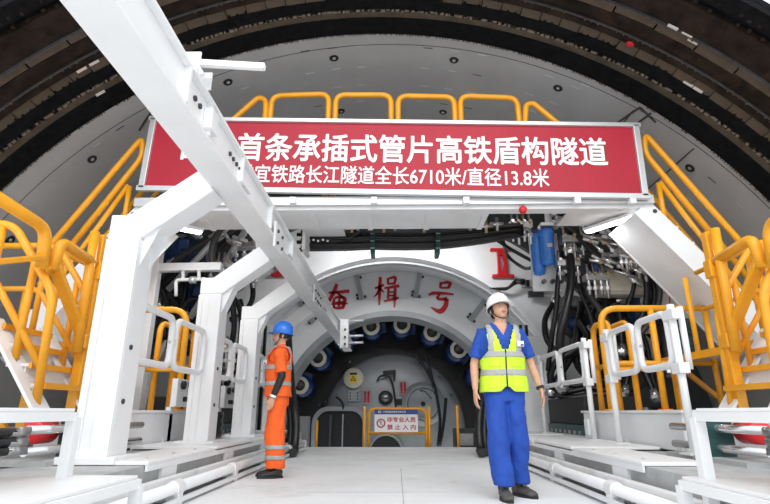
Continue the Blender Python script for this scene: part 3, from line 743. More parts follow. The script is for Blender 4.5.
# valve panel behind left columns (white with round ports and coiled cable)
for k, (yy, lb) in enumerate(((7.6, 'between the second and third left columns'), (9.6, 'behind the worker in orange'))):
    t = thing('port_panel', (CX - .35, yy, .34), f'white panel with black round ports {lb}', 'panel')
    MB().lim(CX - .5, CX - .42, yy - .65, yy + .65, .78, 1.14).build('plate', 'white', t, .01)
    for i in range(4): MB().cyl((CX - .42, yy - .4 + .13 * i, .88), (CX - .39, yy - .4 + .13 * i, .88), .035, 10).build('port', 'black', t)
    for i in (-1, 1): MB().cyl((CX - .42, yy + .5 * i, 1.06), (CX - .38, yy + .5 * i, 1.06), .055, 12).build('port', 'black', t)
    MB().tube([V(CX - .38 + .03 * math.sin(q * 1.3), yy - .35 + .012 * q, 1.08 + .04 * math.cos(q * 1.3)) for q in range(60)], .012, 6).build('coiled_cable', 'dark_grey', t)
    MB().lim(CX - .56, CX - .5, yy - .6, yy - .5, .345, .78).build('support', 'white', t); MB().lim(CX - .56, CX - .5, yy + .5, yy + .6, .345, .78).build('support', 'white', t)

def yellow_side(s):
    sd = SIDE[s]; Yr = 7.3; x0 = s * 2.96; x1 = s * 4.5; zb = .735
    t = thing('yellow_railing', (s * 3.6, Yr, zb), f'yellow tube guard rail standing on the {sd} white box', 'railing', 'yellow guard rails')
    MB().tube(fillet([V(x0, Yr, zb), V(x0, Yr, 2.13), V(x1, Yr, 2.13)], .25, 6), .045, 10).build('top_rail', 'yellow', t)
    MB().tube([V(x0, Yr, 1.36), V(x1, Yr, 1.36)], .036, 8).build('mid_rail', 'yellow', t)
    MB().tube([V(x0, Yr, 1.28), V(x0 + s * .5, Yr, 1.28)], .030, 8).build('mid_rail', 'yellow', t)
    MB().tube([V(s * 3.68, Yr, zb), V(s * 3.68, Yr, 2.12)], .045, 8).build('post', 'yellow', t)
    MB().tube(fillet([V(s * 4.45, Yr, .35), V(s * 4.45, Yr, 2.12)], .05), .04, 8).build('post', 'yellow', t)
    for k, (xx, yy0, yy1) in enumerate(((s * 3.12, 7.45, 8.05), (s * 3.42, 7.5, 8.1))):
        g = MB().tube(fillet([V(xx, yy0, zb), V(xx, yy0, 1.98), V(xx, yy1, 1.98), V(xx, yy1, zb)], .18, 6), .042, 10).build('end_hoop', 'yellow', t)
        MB().tube([V(xx, yy0, 1.36), V(xx, yy1, 1.36)], .034, 8).build('hoop_rail', 'yellow', g)
    for xx in (x0, s * 3.68): MB().box((xx, Yr, zb + .01), (.13, .13, .02)).build('foot_plate', 'yellow', t)
for s in (-1, 1): yellow_side(s)

# ------------------------------------------------------------------ STAIRS
def stairs(s, dx):
    sd = SIDE[s]
    def P(x, y, z): return V(s * (x + dx), y, z)
    xb, xt, zb, zt = 3.16, 3.70, .72, 1.45; yn, yf = 4.78, 5.52
    fl_ = thing('lower_staircase', P(3.4, 5.15, .3), f'short {sd} staircase of white treads with yellow nosings and yellow rails', 'staircase', 'lower staircases')
    dirv = (P(xt, 0, zt) - P(xb, 0, zb)).normalized()
    for y in (yn, yf):
        st = MB().beam(P(xb, y, zb) - dirv * .18, P(xt, y, zt) + dirv * .15, .03, .24, Y_).build('stringer', 'white', fl_, .004)
        for q in (.25, .6): 
            c = P(xb + (xt - xb) * q, y, zb + (zt - zb) * q); MB().cyl(c - V(0, .015, 0), c - V(0, .03, 0), .022, 8).build('bolt', 'steel', st)
    for k in range(4):
        z = .95 + .183 * k; x = 3.20 + .165 * k
        if k < 3:
            tr = MB().box(P(x + .11, (yn + yf) / 2, z), (.23, yf - yn - .04, .03)).build('tread', 'white_worn', fl_)
            MB().box(P(x + .20, (yn + yf) / 2, z + .09), (.012, yf - yn - .04, .15)).build('riser', 'white_worn', tr)
        else: tr = fl_
        MB().box(P(x - .01, (yn + yf) / 2, z - .005), (.03, yf - yn - .03, .055)).build('nosing', 'yellow', tr)
    MB().lim(s * (2.95 + dx), s * (3.7 + dx), yn - .06, yf + .06, .66, .715).build('foot_landing', 'white_worn', fl_, .01)
    MB().lim(s * (3.0 + dx), s * (3.6 + dx), yf - .1, yf, .34, .66).build('landing_support', 'white_worn', fl_)
    # landing
    ld = thing('stair_landing', P(4.6, 6.2, .3), f'white and yellow stair landing at the {sd} edge of the view', 'landing', 'stair landings')
    MB().lim(s * (3.78 + dx), s * (5.45 + dx), 4.7, 7.8, 1.42, 1.47).build('deck', 'white_worn', ld)
    MB().lim(s * (3.76 + dx), s * (3.79 + dx), 4.7, 7.8, 1.38, 1.475).build('edge_strip', 'yellow', ld)
    for (x, y) in ((3.9, 5.65), (3.9, 7.7), (5.3, 4.8), (5.3, 7.7)): MB().beam(P(x, y, .3), P(x, y, 1.42), .10, .10, Y_).build('leg', 'yellow', ld)
    MB().beam(P(3.9, 5.65, .35), P(4.9, 5.65, 1.4), .06, .06).build('brace', 'yellow', ld)
    MB().beam(P(3.9, 7.7, 1.4), P(5.0, 7.7, .4), .06, .06).build('brace', 'yellow', ld)
    # newel and rails of lower flight
    far, near = yf - .08, yn
    R = .04
    MB().beam(P(3.28, far, .715), P(3.28, far, 2.62), .10, .10, X_).build('newel', 'yellow', fl_, .012)
    MB().tube([P(3.26, far - .13, 1.30), P(3.29, far - .13, 2.62)], .05, 10).build('gate_post', 'yellow', fl_)
    # swing gate across the foot of the stair, in the plane X = 3.3
    MB().tube(fillet([P(3.33, near + .02, 2.04), P(3.30, near + .02, 2.34), P(3.28, far, 2.27)], .10, 6), .055, 10).build('gate_bar', 'yellow', fl_)
    MB().beam(P(3.33, near + .03, 2.10), P(3.30, far, 1.46), .05, .12, X_).build('gate_brace', 'yellow', fl_, .01)
    MB().box(P(3.28, far - .02, 1.42), (.15, .16, .15)).build('brace_socket', 'yellow', fl_, .015)
    MB().box(P(3.26, far + .0, 2.20), (.11, .12, .20)).build('bar_socket', 'yellow', fl_, .01)
    # neighbouring guard towards the viewer
    MB().tube(fillet([P(3.36, 3.3, 2.50), P(3.37, near - .13, 2.42), P(3.36, near - .09, 2.04)], .13, 6), .058, 10).build('gate_bar', 'yellow', fl_)
    MB().beam(P(3.36, near - .09, 2.14), P(3.36, 3.3, 1.62), .05, .10, X_).build('gate_brace', 'yellow', fl_, .01)
    MB().tube([P(3.345, near - .12, 2.05), P(3.345, near + .08, 2.05)], .03, 8).build('gate_pin', 'yellow', fl_)
    # hand rails of the flight
    for yy, rr in ((near, .04), (far + .05, .036)):
        MB().tube(fillet([P(4.7, yy, 2.52), P(3.80, yy, 2.52), P(3.26, yy, 1.80), P(3.22, yy, .74)], .15, 6), rr, 10).build('hand_rail', 'yellow', fl_)
        MB().tube(fillet([P(4.6, yy, 2.02), P(3.92, yy, 2.02), P(3.24, yy, 1.10)], .12, 5), rr * .85, 8).build('mid_rail', 'yellow', fl_)
        MB().tube([P(3.50, yy, 1.18), P(3.50, yy, 2.10)], rr * .9, 8).build('baluster', 'yellow', fl_)
        MB().tube([P(3.90, yy, 1.49), P(3.90, yy, 2.50)], rr * .9, 8).build('baluster', 'yellow', fl_)
    for (yy) in (5.7, 7.0):
        MB().tube([P(3.86, yy, 1.47), P(3.86, yy, 2.5)], .034, 8).build('post', 'yellow', ld)
    MB().tube([P(3.86, 5.62, 2.5), P(3.86, 6.72, 2.5)], .034, 8).build('guard_rail', 'yellow', ld)
    MB().tube([P(3.86, 5.62, 2.0), P(3.86, 6.72, 2.0)], .03, 8).build('guard_rail', 'yellow', ld)
    # upper flight
    up = thing('upper_staircase', P(4.4, 7.3, 1.45), f'white sheet-clad {sd} staircase with yellow rails rising to the banner platform', 'staircase', 'upper staircases')
    a = V(s * 3.68, 0, 3.60); b = V(s * 5.35, 0, 1.50)
    d = (b - a).normalized(); nn = V(-d.z * s, 0, d.x * s)
    if nn.z < 0: nn = -nn
    for y in (6.86, 7.76):
        q = MB()
        pts = [a, b, b - nn * .30, a - nn * .30]
        q.prism([(p.x, p.z) for p in pts], V(0, y, 0), X_, Z_, .04)
        sg_ = q.build('stringer', 'white', up, .004)
        for tt in (.03,): MB().cyl(a.lerp(b, tt) + V(0, y - .02, -.1), a.lerp(b, tt) + V(0, y - .035, -.1), .03, 8).build('bolt', 'dark_grey', sg_)
    m = a.lerp(b, .5) - nn * .28
    MB().box(m + V(0, 7.31, 0), ((b - a).length, .86, .02), (d, Y_, nn)).build('soffit', 'white', up)
    for k in range(9):
        p = a.lerp(b, (k + .5) / 9) - nn * .06
        MB().box(p + V(s * .02, 7.31, 0), (.24, .84, .03)).build('tread', 'white_worn', up)
    for y, r in ((6.90, .045), (7.74, .04)):
        def U(px, py): 
            p = at(px, py, 6.9)
            return p
        top = a + V(s * .12, y, 1.12); bot = b + V(-s * .36, y, 1.32)
        low0 = a + V(s * .08, y, .78); low1 = b + V(-s * .40, y, .86)
        MB().tube(fillet([low0 + (low1 - low0) * .98, low0, top, bot, b + V(-s * .30, y, .98), b + V(-s * .3, y, .2)], .13, 6), r, 10).build('hand_rail', 'yellow', up)
        MB().tube([a + V(s * .22, y, .32), b + V(-s * .4, y, .45)], r * .8, 8).build('mid_rail', 'yellow', up)
        for tt in (.12, .55, .85):
            p = a.lerp(b, tt) + V(0, y, 0)
            MB().tube([p - V(0, 0, .1), p + V(0, 0, .55)], r * .85, 8).build('baluster', 'yellow', up)
    hk = MB()
stairs(-1, 0.0); stairs(1, .22)

# ------------------------------------------------------------------ BANNER AND PLATFORM
BY = 6.72
TL, TR, BR, BL = at(152, 118.5, BY), at(636, 126, BY), at(644, 196, BY), at(144, 189, BY)
ban = thing('banner', ((BL + BR) / 2), 'wide red banner with white Chinese characters in an aluminium frame', 'banner')
ux = ((TR - TL) + (BR - BL)).normalized(); ux = V(ux.x, 0, ux.z).normalized(); uz = V(-ux.z, 0, ux.x)
cc = (TL + TR + BR + BL) / 4; cc.y = BY
W2 = ((TR - TL).length + (BR - BL).length) / 4; H2 = ((TL - BL).length + (TR - BR).length) / 4
MB().box(cc + V(0, .02, 0), (W2 * 2, .02, H2 * 2), (ux, Y_, uz)).build('cloth', 'red_cloth', ban)
for sg_, nm in ((1, 'frame_bar'), (-1, 'frame_bar')):
    MB().box(cc + uz * (H2 * sg_), (W2 * 2 + .14, .07, .075 if sg_ < 0 else .06), (ux, Y_, uz)).build(nm, 'alu', ban, .006)
    MB().box(cc + ux * (W2 * sg_), (.085, .07, H2 * 2), (ux, Y_, uz)).build(nm, 'alu', ban, .006)
def bpt(px, py): return at(px, py, BY)
def banner_line(txt, x0, x1, ytop, ybot, bold):
    xm = (x0 + x1) / 2
    a = bpt(x0, ybot - (x1 - x0) * .0083); b = bpt(x1, ybot + (x1 - x0) * .0083)
    h = bpt(xm, ytop).z - bpt(xm, ybot).z
    text_part(txt, 'lettering', 'print_white', ban, V(a.x, BY + .006, a.z), ux, uz, b.x - a.x, h, bold)
banner_line('国内首条承插式管片高铁盾构隧道', 180, 609, 135.0, 163.2, .020)
banner_line('泰锡常宜铁路长江隧道全长6710米/直径13.8米', 201.5, 550, 166, 184.5, .014)

plat = thing('platform', (0, 7.3, 3.4), 'white steel platform with yellow hoop rails carrying the red banner', 'platform')
ZP = 3.56
MB().lim(-3.72, 3.72, 6.78, 6.84, ZP - .02, ZP + .11).build('front_channel', 'alu', plat, .006)
MB().lim(-3.70, 3.70, 6.85, 7.05, ZP - .07, ZP + .0).build('front_girder', 'white', plat, .01)
MB().lim(-3.70, 1.45, 6.85, 7.82, ZP + .0, ZP + .03).build('soffit', 'white', plat)
MB().lim(1.45, 3.70, 6.85, 7.18, ZP + .0, ZP + .03).build('soffit', 'white', plat)
MB().lim(2.65, 3.68, 7.2, 7.82, ZP + .02, ZP + .05).build('soffit', 'white_worn', plat)
MB().lim(-3.70, 1.45, 7.82, 7.92, ZP + .02, ZP + .25).build('rear_girder', 'white', plat, .01)
for x in (-3.6, -2.9, -2.1, -1.2, -.35, .55, 1.4, 2.2, 2.95, 3.6):
    if x < 1.45: MB().lim(x - .04, x + .04, 7.05, 7.82, ZP - .035, ZP).build('rib', 'white', plat)
for px in (293, 374, 466, 577, 632):
    c = at(px, 201, 6.74); MB().box(c, (.09, .10, .10)).build('clip', 'white', plat, .01)
for px, py in ((268, 207), (523, 210)):
    c = at(px, py, 6.8); b_ = MB().lathe([(0, -.05), (.04, -.045), (.06, -.01), (.055, .03), (.02, .06)], c, Z_, 14).build('red_bell', 'red_gloss', plat)
    MB().cyl(c + V(0, 0, .10), c + V(0, .05, .2), .012, 6).build('bell_hook', 'steel', b_)
MB().lim(-3.68, 1.43, 6.9, 7.8, ZP + .03, ZP + .06).build('deck', 'white_worn', plat)
for (q, closed) in ((((272, 96), (329, 94)), 1), (((336, 95), (391, 95)), 1), (((398, 96), (454, 97)), 1), (((460, 96), (517, 98)), 1)):
    a, b = at(*q[0], 7.0), at(*q[1], 7.0)
    hb = MB().tube(fillet([V(a.x, 7.0, ZP + .06), a, b, V(b.x, 7.0, ZP + .06)], .16, 6), .045, 10).build('guard_hoop', 'yellow', plat)
    MB().tube([V(a.x, 7.0, a.z - .55), V(b.x, 7.0, b.z - .55)], .036, 8).build('hoop_rail', 'yellow', hb)
for q in (((225, 127), (259, 97), (266, 101), (265, 122)), ((565, 130), (533, 103), (526, 105), (525, 124))):
    p = [at(x, y, 7.0) for x, y in q]
    MB().tube(fillet([V(p[0].x, 7, ZP + .1), p[0], p[1], p[2], p[3], V(p[3].x, 7, ZP + .06)], .12, 5), .045, 10).build('guard_hoop', 'yellow', plat)
# lamps under the platform, then two unseen ones added to light the arch
def tube_lamp(c, d, L, label, energy=9, aim=None):
    d = Vector(d).normalized(); w_ = perp(d)[0]
    t = thing('tube_lamp', c, label, 'lamp', 'tube lamps under the platform')
    MB().box(c, (L, .16, .05), (d, w_, d.cross(w_))).build('housing', 'white', t, .008)
    MB().box(c - V(0, 0, .035), (L * .95, .10, .03), (d, w_, d.cross(w_))).build('tube', 'lamp_on', t)
    l = area('lamp_light', c - V(0, 0, .07), aim or (c - V(0, .0, 3)), L, .12, energy)
    return t
tube_lamp(at(612, 222, 7.5), (.55, -.80, .0), .95, 'bright tube lamp under the platform right of the blue filter')
tube_lamp(at(176, 226, 7.3), (.75, .55, 0), .8, 'bright tube lamp under the platform at the left portal arm')
tube_lamp(V(-.9, 11.6, 4.9), (1, 0, 0), 1.2, 'unseen added tube lamp lighting the arch from above on the left', 32, V(-.6, 17, 2.6))  # added lamp, hidden behind the platform, brightens the arch face
tube_lamp(V(1.5, 11.6, 4.9), (1, 0, 0), 1.2, 'unseen added tube lamp lighting the arch from above on the right', 32, V(1.2, 17, 2.6))  # its right-hand twin, likewise added out of view for the arch
# ------------------------------------------------------------------ HOSES AND EQUIPMENT
def hose(pts, r, label, group, m='rubber', ends=False, n=8):
    P = [p if isinstance(p, Vector) else at(*p) for p in pts]
    Q = spline(P, 6)
    o = tag(MB().tube(Q, r, n).build('hydraulic_hose', m), label, 'hose', group)
    if ends:
        for a, b in ((Q[0], Q[2]), (Q[-1], Q[-3])):
            d = (b - a).normalized()
            MB().tube([a - d * .12, a + d * .10], r * 1.25, 10).build('fitting', 'chrome', o)
            MB().lathe([(r * .6, -.02), (r * 1.6, -.02), (r * 1.6, .04), (r * .6, .04)], a - d * .05, d, 6, False).build('nut', 'steel', o)
    return o
rnd = random.Random(21)
# horizontal bundle under the platform
for k in range(9):
    y = 229.5 + 2.2 * k; D = 8.7 + .05 * (k % 3)
    hose([(305 - 4 * (k % 3), y + 3.0 * (k / 9), D), (345, y + 2.0, D), (373, y + 1, D), (405, y + 1.5, D), (438, y + .5, D), (480, y - 2 - .3 * k, D), (520 + 3 * (k % 2), y - 5 - .8 * k, D)], .036, 'black hose strapped in the horizontal bundle below the banner platform', 'hoses of the horizontal bundle', 'rubber' if k % 4 else 'rubber_grey')
for px, lb in ((372.5, 'left'), (438, 'right')):
    a, b = at(px, 216, 8.55), at(px, 252, 8.55)
    t = thing('hose_strap', b, f'dark green strap hanging round the hose bundle, {lb} one of two', 'strap', 'green hose straps')
    MB().beam(a, b, .07, .02, Y_).build('front_band', 'green_dark', t); MB().beam(a + V(0, .34, 0), b + V(0, .34, 0), .07, .02, Y_).build('rear_band', 'green_dark', t)
    MB().lim(b.x - .035, b.x + .035, 8.54, 8.9, b.z - .02, b.z).build('bottom_band', 'green_dark', t)
    for k in range(5): MB().box(a.lerp(b, (k + .5) / 5) - V(0, .015, 0), (.08, .01, .02)).build('rung', 'steel', t)
c = at(313, 242, 8.5)
t = thing('hose_tray', c - V(0, 0, .2), 'white bracket tray clamping the left end of the hose bundle', 'bracket')
MB().box(c + V(-.12, 0, 0), (.06, .5, .42)).build('side_plate', 'white', t, .006); MB().box(c + V(.2, 0, .18), (.7, .5, .04)).build('top_plate', 'white', t, .006)
for i in range(4): MB().box(c + V(.05 + .08 * i, -.26, -.05 - .02 * (i % 2)), (.03, .02, .03)).build('bolt', 'print_white', t)
# small valves along the bundle
for k, px in enumerate((346, 352, 358, 384, 395, 424, 470, 486, 497)):
    c = at(px, 224 + 2 * (k % 2), 8.5)
    t = thing('pipe_valve', c - V(0, 0, .1), 'small metal valve fitting above the horizontal hose bundle', 'valve', 'small valves above the hose bundle')
    MB().cyl(c - V(.12, 0, 0), c + V(.12, 0, 0), .035, 10).build('body', 'chrome', t)
    MB().cyl(c - V(0, 0, .12), c + V(0, 0, .12), .028, 10).build('stem', 'brass' if k % 2 else 'steel', t)
    MB().lathe([(.03, -.02), (.055, -.02), (.055, .02), (.03, .02)], c, X_, 6, False).build('nut', 'steel', t)
hose([(336, 248, 8.8), (350, 238, 8.7), (362, 230, 8.6), (378, 226, 8.6)], .04, 'black hose crossing up over the left part of the bundle', None)
hose([(344, 250, 8.9), (357, 240, 8.8), (371, 229, 8.7)], .035, 'second black hose crossing up beside the left bundle strap', None)

# blue filter
fb = thing('blue_filter', at(543, 280, 9.3), 'pair of bright blue filter canisters hanging below the platform on the right', 'filter')
bk = at(545, 262, 9.5); MB().box(bk, (.55, .06, 1.15)).build('back_plate', 'white_worn', fb, .01)
c1 = at(546, 236, 9.2); c2 = at(536.5, 240, 9.4)
for c, L, r in ((c1, .68, .135), (c2, .80, .125)):
    MB().lathe([(0, 0), (r * .8, 0), (r * 1.1, .03), (r * 1.1, .12), (r * .98, .14), (r * .96, L - .1), (r * .8, L), (0, L + .03)], c + V(0, 0, .12), V(0, 0, -1), 20).build('canister', 'filter_blue', fb)
    MB().box(c + V(0, 0, .12), (.24, .24, .10)).build('head', 'motor_blue', fb, .015)
MB().box(c1 + V(.01, -.13, -.22), (.10, .008, .07)).build('maker_plate', 'alu', fb)
h0 = at(547, 207, 9.2)
MB().beam(h0, V(h0.x, 9.2, c1.z + .15), .12, .05, Y_).build('hanger', 'white', fb); MB().box(V(h0.x, 9.2, c1.z + .2), (.36, .25, .06)).build('hanger_shelf', 'white', fb)
for i in (-.16, 0, .16): MB().cyl(at(552, 282, 9.4) + V(i, 0, 0), at(552, 282, 9.4) + V(i, -.08, 0), .04, 10).build('port', 'steel_dark', fb)

# ------------- right-hand tangle
RG = 'black hoses in the tangle right of the blue filter'
RL = 'black hydraulic hose in the dense tangle right of the blue filter'
arcs = [
 [(556, 212, 9.0), (585, 212, 8.9), (610, 222, 8.8), (628, 238, 8.7), (640, 252, 8.6)],
 [(552, 216, 9.1), (580, 217, 9.0), (604, 229, 8.9), (620, 246, 8.8)],
 [(560, 222, 9.0), (578, 236, 8.9), (596, 255, 8.8), (615, 264, 8.7), (632, 266, 8.7)],
 [(566, 226, 9.1), (580, 246, 9.0), (600, 262, 8.9), (622, 270, 8.9)],
 [(571, 214, 9.2), (596, 220, 9.1), (618, 234, 9.0), (634, 250, 8.9), (648, 272, 8.8), (655, 295, 8.8), (648, 320, 8.9)],
 [(640, 252, 8.6), (652, 268, 8.6), (660, 290, 8.6), (655, 315, 8.7), (640, 335, 8.8)],
 [(636, 258, 8.7), (646, 280, 8.7), (646, 305, 8.8), (636, 330, 8.9)],
 [(630, 262, 8.8), (634, 285, 8.9), (626, 310, 9.0)],
 [(570, 250, 9.0), (571, 280, 8.9), (566, 310, 8.8), (560, 340, 8.9), (562, 385, 9.3)],
 [(562, 252, 9.2), (558, 280, 9.1), (556, 310, 9.1), (552, 335, 9.2), (548, 370, 9.6)],
 [(580, 255, 9.3), (588, 290, 9.2), (600, 310, 9.2), (612, 330, 9.2)],
 [(575, 262, 9.4), (580, 290, 9.3), (590, 315, 9.3), (596, 345, 9.3)],
 [(565, 270, 9.6), (575, 285, 9.5), (600, 300, 9.4), (620, 300, 9.4)],
 [(586, 262, 9.5), (598, 280, 9.4), (606, 305, 9.3), (605, 345, 9.3)],
 [(600, 270, 9.6), (612, 290, 9.5), (620, 315, 9.5), (622, 350, 9.4)],
 [(575, 275, 9.7), (590, 282, 9.6), (604, 272, 9.6)],
 [(555, 300, 10.2), (545, 320, 10.1), (548, 342, 10.0), (565, 356, 9.9), (585, 350, 9.9)],
 [(596, 300, 9.5), (603, 325, 9.5), (600, 352, 9.5), (585, 368, 9.6)],
 [(612, 300, 9.6), (630, 330, 9.5), (640, 360, 9.4), (655, 395, 9.2)],
 [(625, 310, 9.6), (645, 340, 9.5), (652, 375, 9.4), (660, 400, 9.2)],
 [(630, 300, 9.7), (660, 330, 9.4), (670, 370, 9.2)],
 [(548, 385, 9.8), (565, 392, 9.6), (590, 388, 9.5), (615, 392, 9.4)],
 [(550, 392, 9.8), (572, 398, 9.6), (598, 394, 9.5), (620, 397, 9.4)],
 [(552, 380, 9.9), (575, 386, 9.7), (600, 380, 9.6), (625, 385, 9.5)],
 [(592, 330, 9.8), (615, 340, 9.7), (628, 365, 9.6), (625, 390, 9.5)],
 [(600, 240, 9.8), (615, 262, 9.8), (640, 290, 9.6), (660, 320, 9.5)],
 [(585, 225, 9.9), (600, 232, 9.9), (622, 228, 9.8), (640, 244, 9.6)],
]
RLB = {0: 'topmost black hose arching from the filter hanger to the stair soffit', 1: 'second black hose arching just below the topmost one on the right', 4: 'long black hose sweeping round under the right lamp and down',
       5: 'outermost black hose looping down beside the right stair soffit', 8: 'thickest black hose dropping straight down right of the blue filter', 9: 'black hose dropping just below the blue filter', 16: 'black hose looping round the left of the steel flange',
       21: 'upper black hose lying along the low panel behind the far right railing', 22: 'lower black hose lying along the panel behind the far right railing', 26: 'black hose wriggling just under the right end of the platform'}
for k, p in enumerate(arcs): hose(p, (.055, .045, .06, .04)[k % 4] * (1.35 if k in (8,) else 1), RLB.get(k, RL), RG, 'rubber' if k % 5 else 'rubber_grey', ends=k % 2 == 0)
for k in range(16):
    x = rnd.uniform(575, 668); y = rnd.uniform(255, 340); D = rnd.uniform(9.8, 10.6)
    hose([(x, y, D), (x + rnd.uniform(-15, 15), y + 22, D - .1), (x + rnd.uniform(-25, 25), y + 48, D - .1), (x + rnd.uniform(-35, 25), y + 80, D)], rnd.choice((.04, .055, .07)), RL, RG, 'rubber')
hose([(503, 240, 9.2), (508, 256, 10.6), (524, 268, 10.2), (536, 266, 9.6)], .035, 'thin black hose curving past the red lug towards the blue filter', None)
hose([(497, 240, 9.2), (512, 250, 9.6), (534, 262, 9.5)], .035, 'thin black hose above the red lug', None)
for k in range(4):
    hose([(490 + 3 * k, 288, 13.3), (505 + k, 290 - k, 13.25), (516, 284 - 1.5 * k, 13.2), (525, 284 - 1.5 * k, 13.2)], .018, 'thin black wire fanning from the terminal block below the red lug', 'thin wires by the red lug')
c = at(531, 284, 13.3)
t = thing('terminal_block', c - V(0, 0, .1), 'grey cable terminal block with small black modules on the bulkhead', 'terminal block')
MB().box(c, (.55, .10, .22)).build('body', 'steel', t, .01)
for i in range(5): MB().box(c + V(-.2 + .1 * i, -.06, 0), (.06, .05, .18)).build('module', 'black' if i % 2 else 'alu', t)
MB().box(c + V(.1, 0, -.28), (.4, .12, .16)).build('lower_module', 'steel_dark', t, .01)
# valve manifolds
def manifold(px, py, D, label, n=4):
    c = at(px, py, D); t = thing('valve_manifold', c - V(0, 0, .2), label, 'manifold', 'hydraulic valve manifolds')
    MB().box(c, (.42, .22, .12)).build('block', 'steel', t, .01)
    for i in range(n):
        x = -.16 + .32 * i / (n - 1)
        MB().cyl(c + V(x, -.06, -.32 - .06 * (i % 2)), c + V(x, -.06, .24), .026, 8).build('spool', 'chrome', t)
        MB().lathe([(.02, -.03), (.045, -.03), (.045, .03), (.02, .03)], c + V(x, -.06, -.2), Z_, 6, False).build('nut', 'alu', t)
        MB().cyl(c + V(x, -.11, .05), c + V(x, -.16, .05), .03, 8).build('port', 'brass' if i % 2 else 'chrome', t)
rnd2 = random.Random(8)
for (cx, cy, D, lb) in ((614, 250, 8.45, 'cluster of slanted chrome hose fittings under the right tube lamp'), (640, 270, 8.5, 'cluster of slanted chrome fittings at the stair soffit'), (600, 238, 8.8, 'cluster of small chrome fittings beside the filter hoses'), (228, 232, 8.9, 'cluster of chrome fittings behind the overhead beam on the left')):
    c = at(cx, cy, D); t = thing('fitting_cluster', c - V(0, 0, .2), lb, 'fittings')
    for i in range(9):
        p = c + V(rnd2.uniform(-.3, .3), rnd2.uniform(-.1, .15), rnd2.uniform(-.22, .22)); d = V(.75 + rnd2.uniform(-.3, .2), rnd2.uniform(-.3, .1), -.6 + rnd2.uniform(-.3, .5)).normalized(); L = rnd2.uniform(.1, .2); r = rnd2.uniform(.02, .035)
        f_ = MB().cyl(p - d * L, p + d * L, r, 8).build('fitting', rnd2.choice(('chrome', 'alu', 'print_white')), t)
        MB().lathe([(r, -.025), (r * 1.7, -.025), (r * 1.7, .025), (r, .025)], p, d, 6, False).build('nut', rnd2.choice(('steel', 'brass', 'alu')), f_)
manifold(596, 278, 8.9, 'chrome valve manifold beside the beige box on the right', 4)
manifold(572, 240, 9.0, 'chrome valve manifold just right of the blue filter', 3)
manifold(628, 252, 8.6, 'slanted chrome fittings below the right tube lamp', 5)
manifold(645, 262, 8.7, 'chrome fittings at the foot of the right stair soffit', 4)
manifold(520, 226, 9.0, 'chrome valve manifold left of the blue filter hanger', 4)
manifold(567, 264, 9.1, 'low chrome fitting under the second filter hose', 2)
c = at(622, 283, 9.1); t = thing('junction_box', c - V(0, 0, .3), 'beige junction box with a lid hanging in the right hose tangle', 'box')
MB().box(c, (.82, .3, .5)).build('body', 'box_beige', t, .03); MB().box(c + V(0, -.16, -.02), (.62, .03, .34)).build('lid', 'cap_beige', t, .02)
MB().box(c + V(-.45, -.05, .0), (.05, .05, .05)).build('button', 'red_gloss', t); MB().box(c + V(-.44, 0, .22), (.06, .1, .25)).build('blue_tag', 'filter_blue', t)
MB().beam(c + V(.42, .1, .2), c + V(.42, .1, -.9), .12, .12, X_).build('support', 'white_worn', t)
# round flange motor
for s, px, py, lb in ((1, 574, 322, 'round steel flange with a blue centre behind the right railing'), (-1, 207, 392, 'round steel flange low behind the left columns')):
    c = at(px, py, 10.7); t = thing('flange_motor', c - V(0, 0, .5), lb, 'flange')
    MB().lathe([(.34, 0), (.55, 0), (.58, .05), (.58, .2), (.34, .2), (.34, 0)], c, Y_, 28).build('flange', 'steel', t)
    MB().lathe([(0, .05), (.2, .05), (.34, .12)], c, Y_, 24).build('web', 'steel_dark', t)
    MB().ell(c + V(.05, -.02, -.03), (.22, .16, .17), 14, 10).build('motor', 'motor_blue', t)
    for k in range(10):
        a = 2 * math.pi * k / 10; p = c + V(.45 * math.cos(a), -.01, .45 * math.sin(a)); MB().cyl(p, p - V(0, .04, 0), .03, 8).build('bolt', 'chrome', t)
# white equipment plates behind the railings and tarp
tag(MB().lim(2.62, 3.4, 10.6, 10.75, .3, 2.2).build('side_plate', 'white'), 'white upright plate behind the far right railing', 'plate')
t = thing('blue_tarp', at(683, 352, 7.9), 'crumpled dark teal tarp bundle behind the right yellow rail', 'tarp')
tb = MB()
for k in range(7): tb.tube(spline([at(672 + rnd.uniform(-4, 3), 327 + 4 * k, 7.9), at(684, 324 + 4 * k + rnd.uniform(-2, 2), 7.75), at(692 + rnd.uniform(-2, 3), 330 + 3 * k, 7.85), at(690, 338 + 2.5 * k, 8.0)], 4), .05, 8)
tb.build('folds', 'tarp_teal', t)
t = thing('beige_panel', at(665, 330, 8.9), 'beige cover panel with red marks below the right stair soffit', 'panel')
c = at(668, 292, 8.9); MB().box(c, (.85, .05, .95)).build('sheet', 'box_beige', t, .01)
MB().beam(c + V(-.22, -.03, .0), c + V(.05, -.03, .18), .006, .05, Y_).build('mark', 'red_paint', t); MB().beam(c + V(-.2, -.03, -.02), c + V(.08, -.03, -.02), .006, .05, Y_).build('mark', 'red_paint', t); MB().beam(c + V(.02, -.03, .16), c + V(-.02, -.03, -.2), .006, .045, Y_).build('mark', 'red_paint', t)
c = at(640, 300, 9.6); t = thing('blue_tank', c - V(0, 0, .6), 'dark blue tank between hoses right of the beige box', 'tank')
MB().lathe([(0, -.6), (.22, -.58), (.26, -.5), (.26, .5), (.22, .58), (0, .6)], c, Z_, 18).build('shell', 'navy', t); MB().ring(c.x, 0, 0, .001, .1, .11).build('band', 'steel_dark', t) if False else MB().lathe([(.262, .2), (.275, .2), (.275, .26), (.262, .26)], c, Z_, 18).build('band', 'steel_dark', t)
t = thing('louvre_cabinet', at(615, 370, 10.9), 'pale steel cabinet with louvres low behind the yellow rail on the right', 'cabinet')
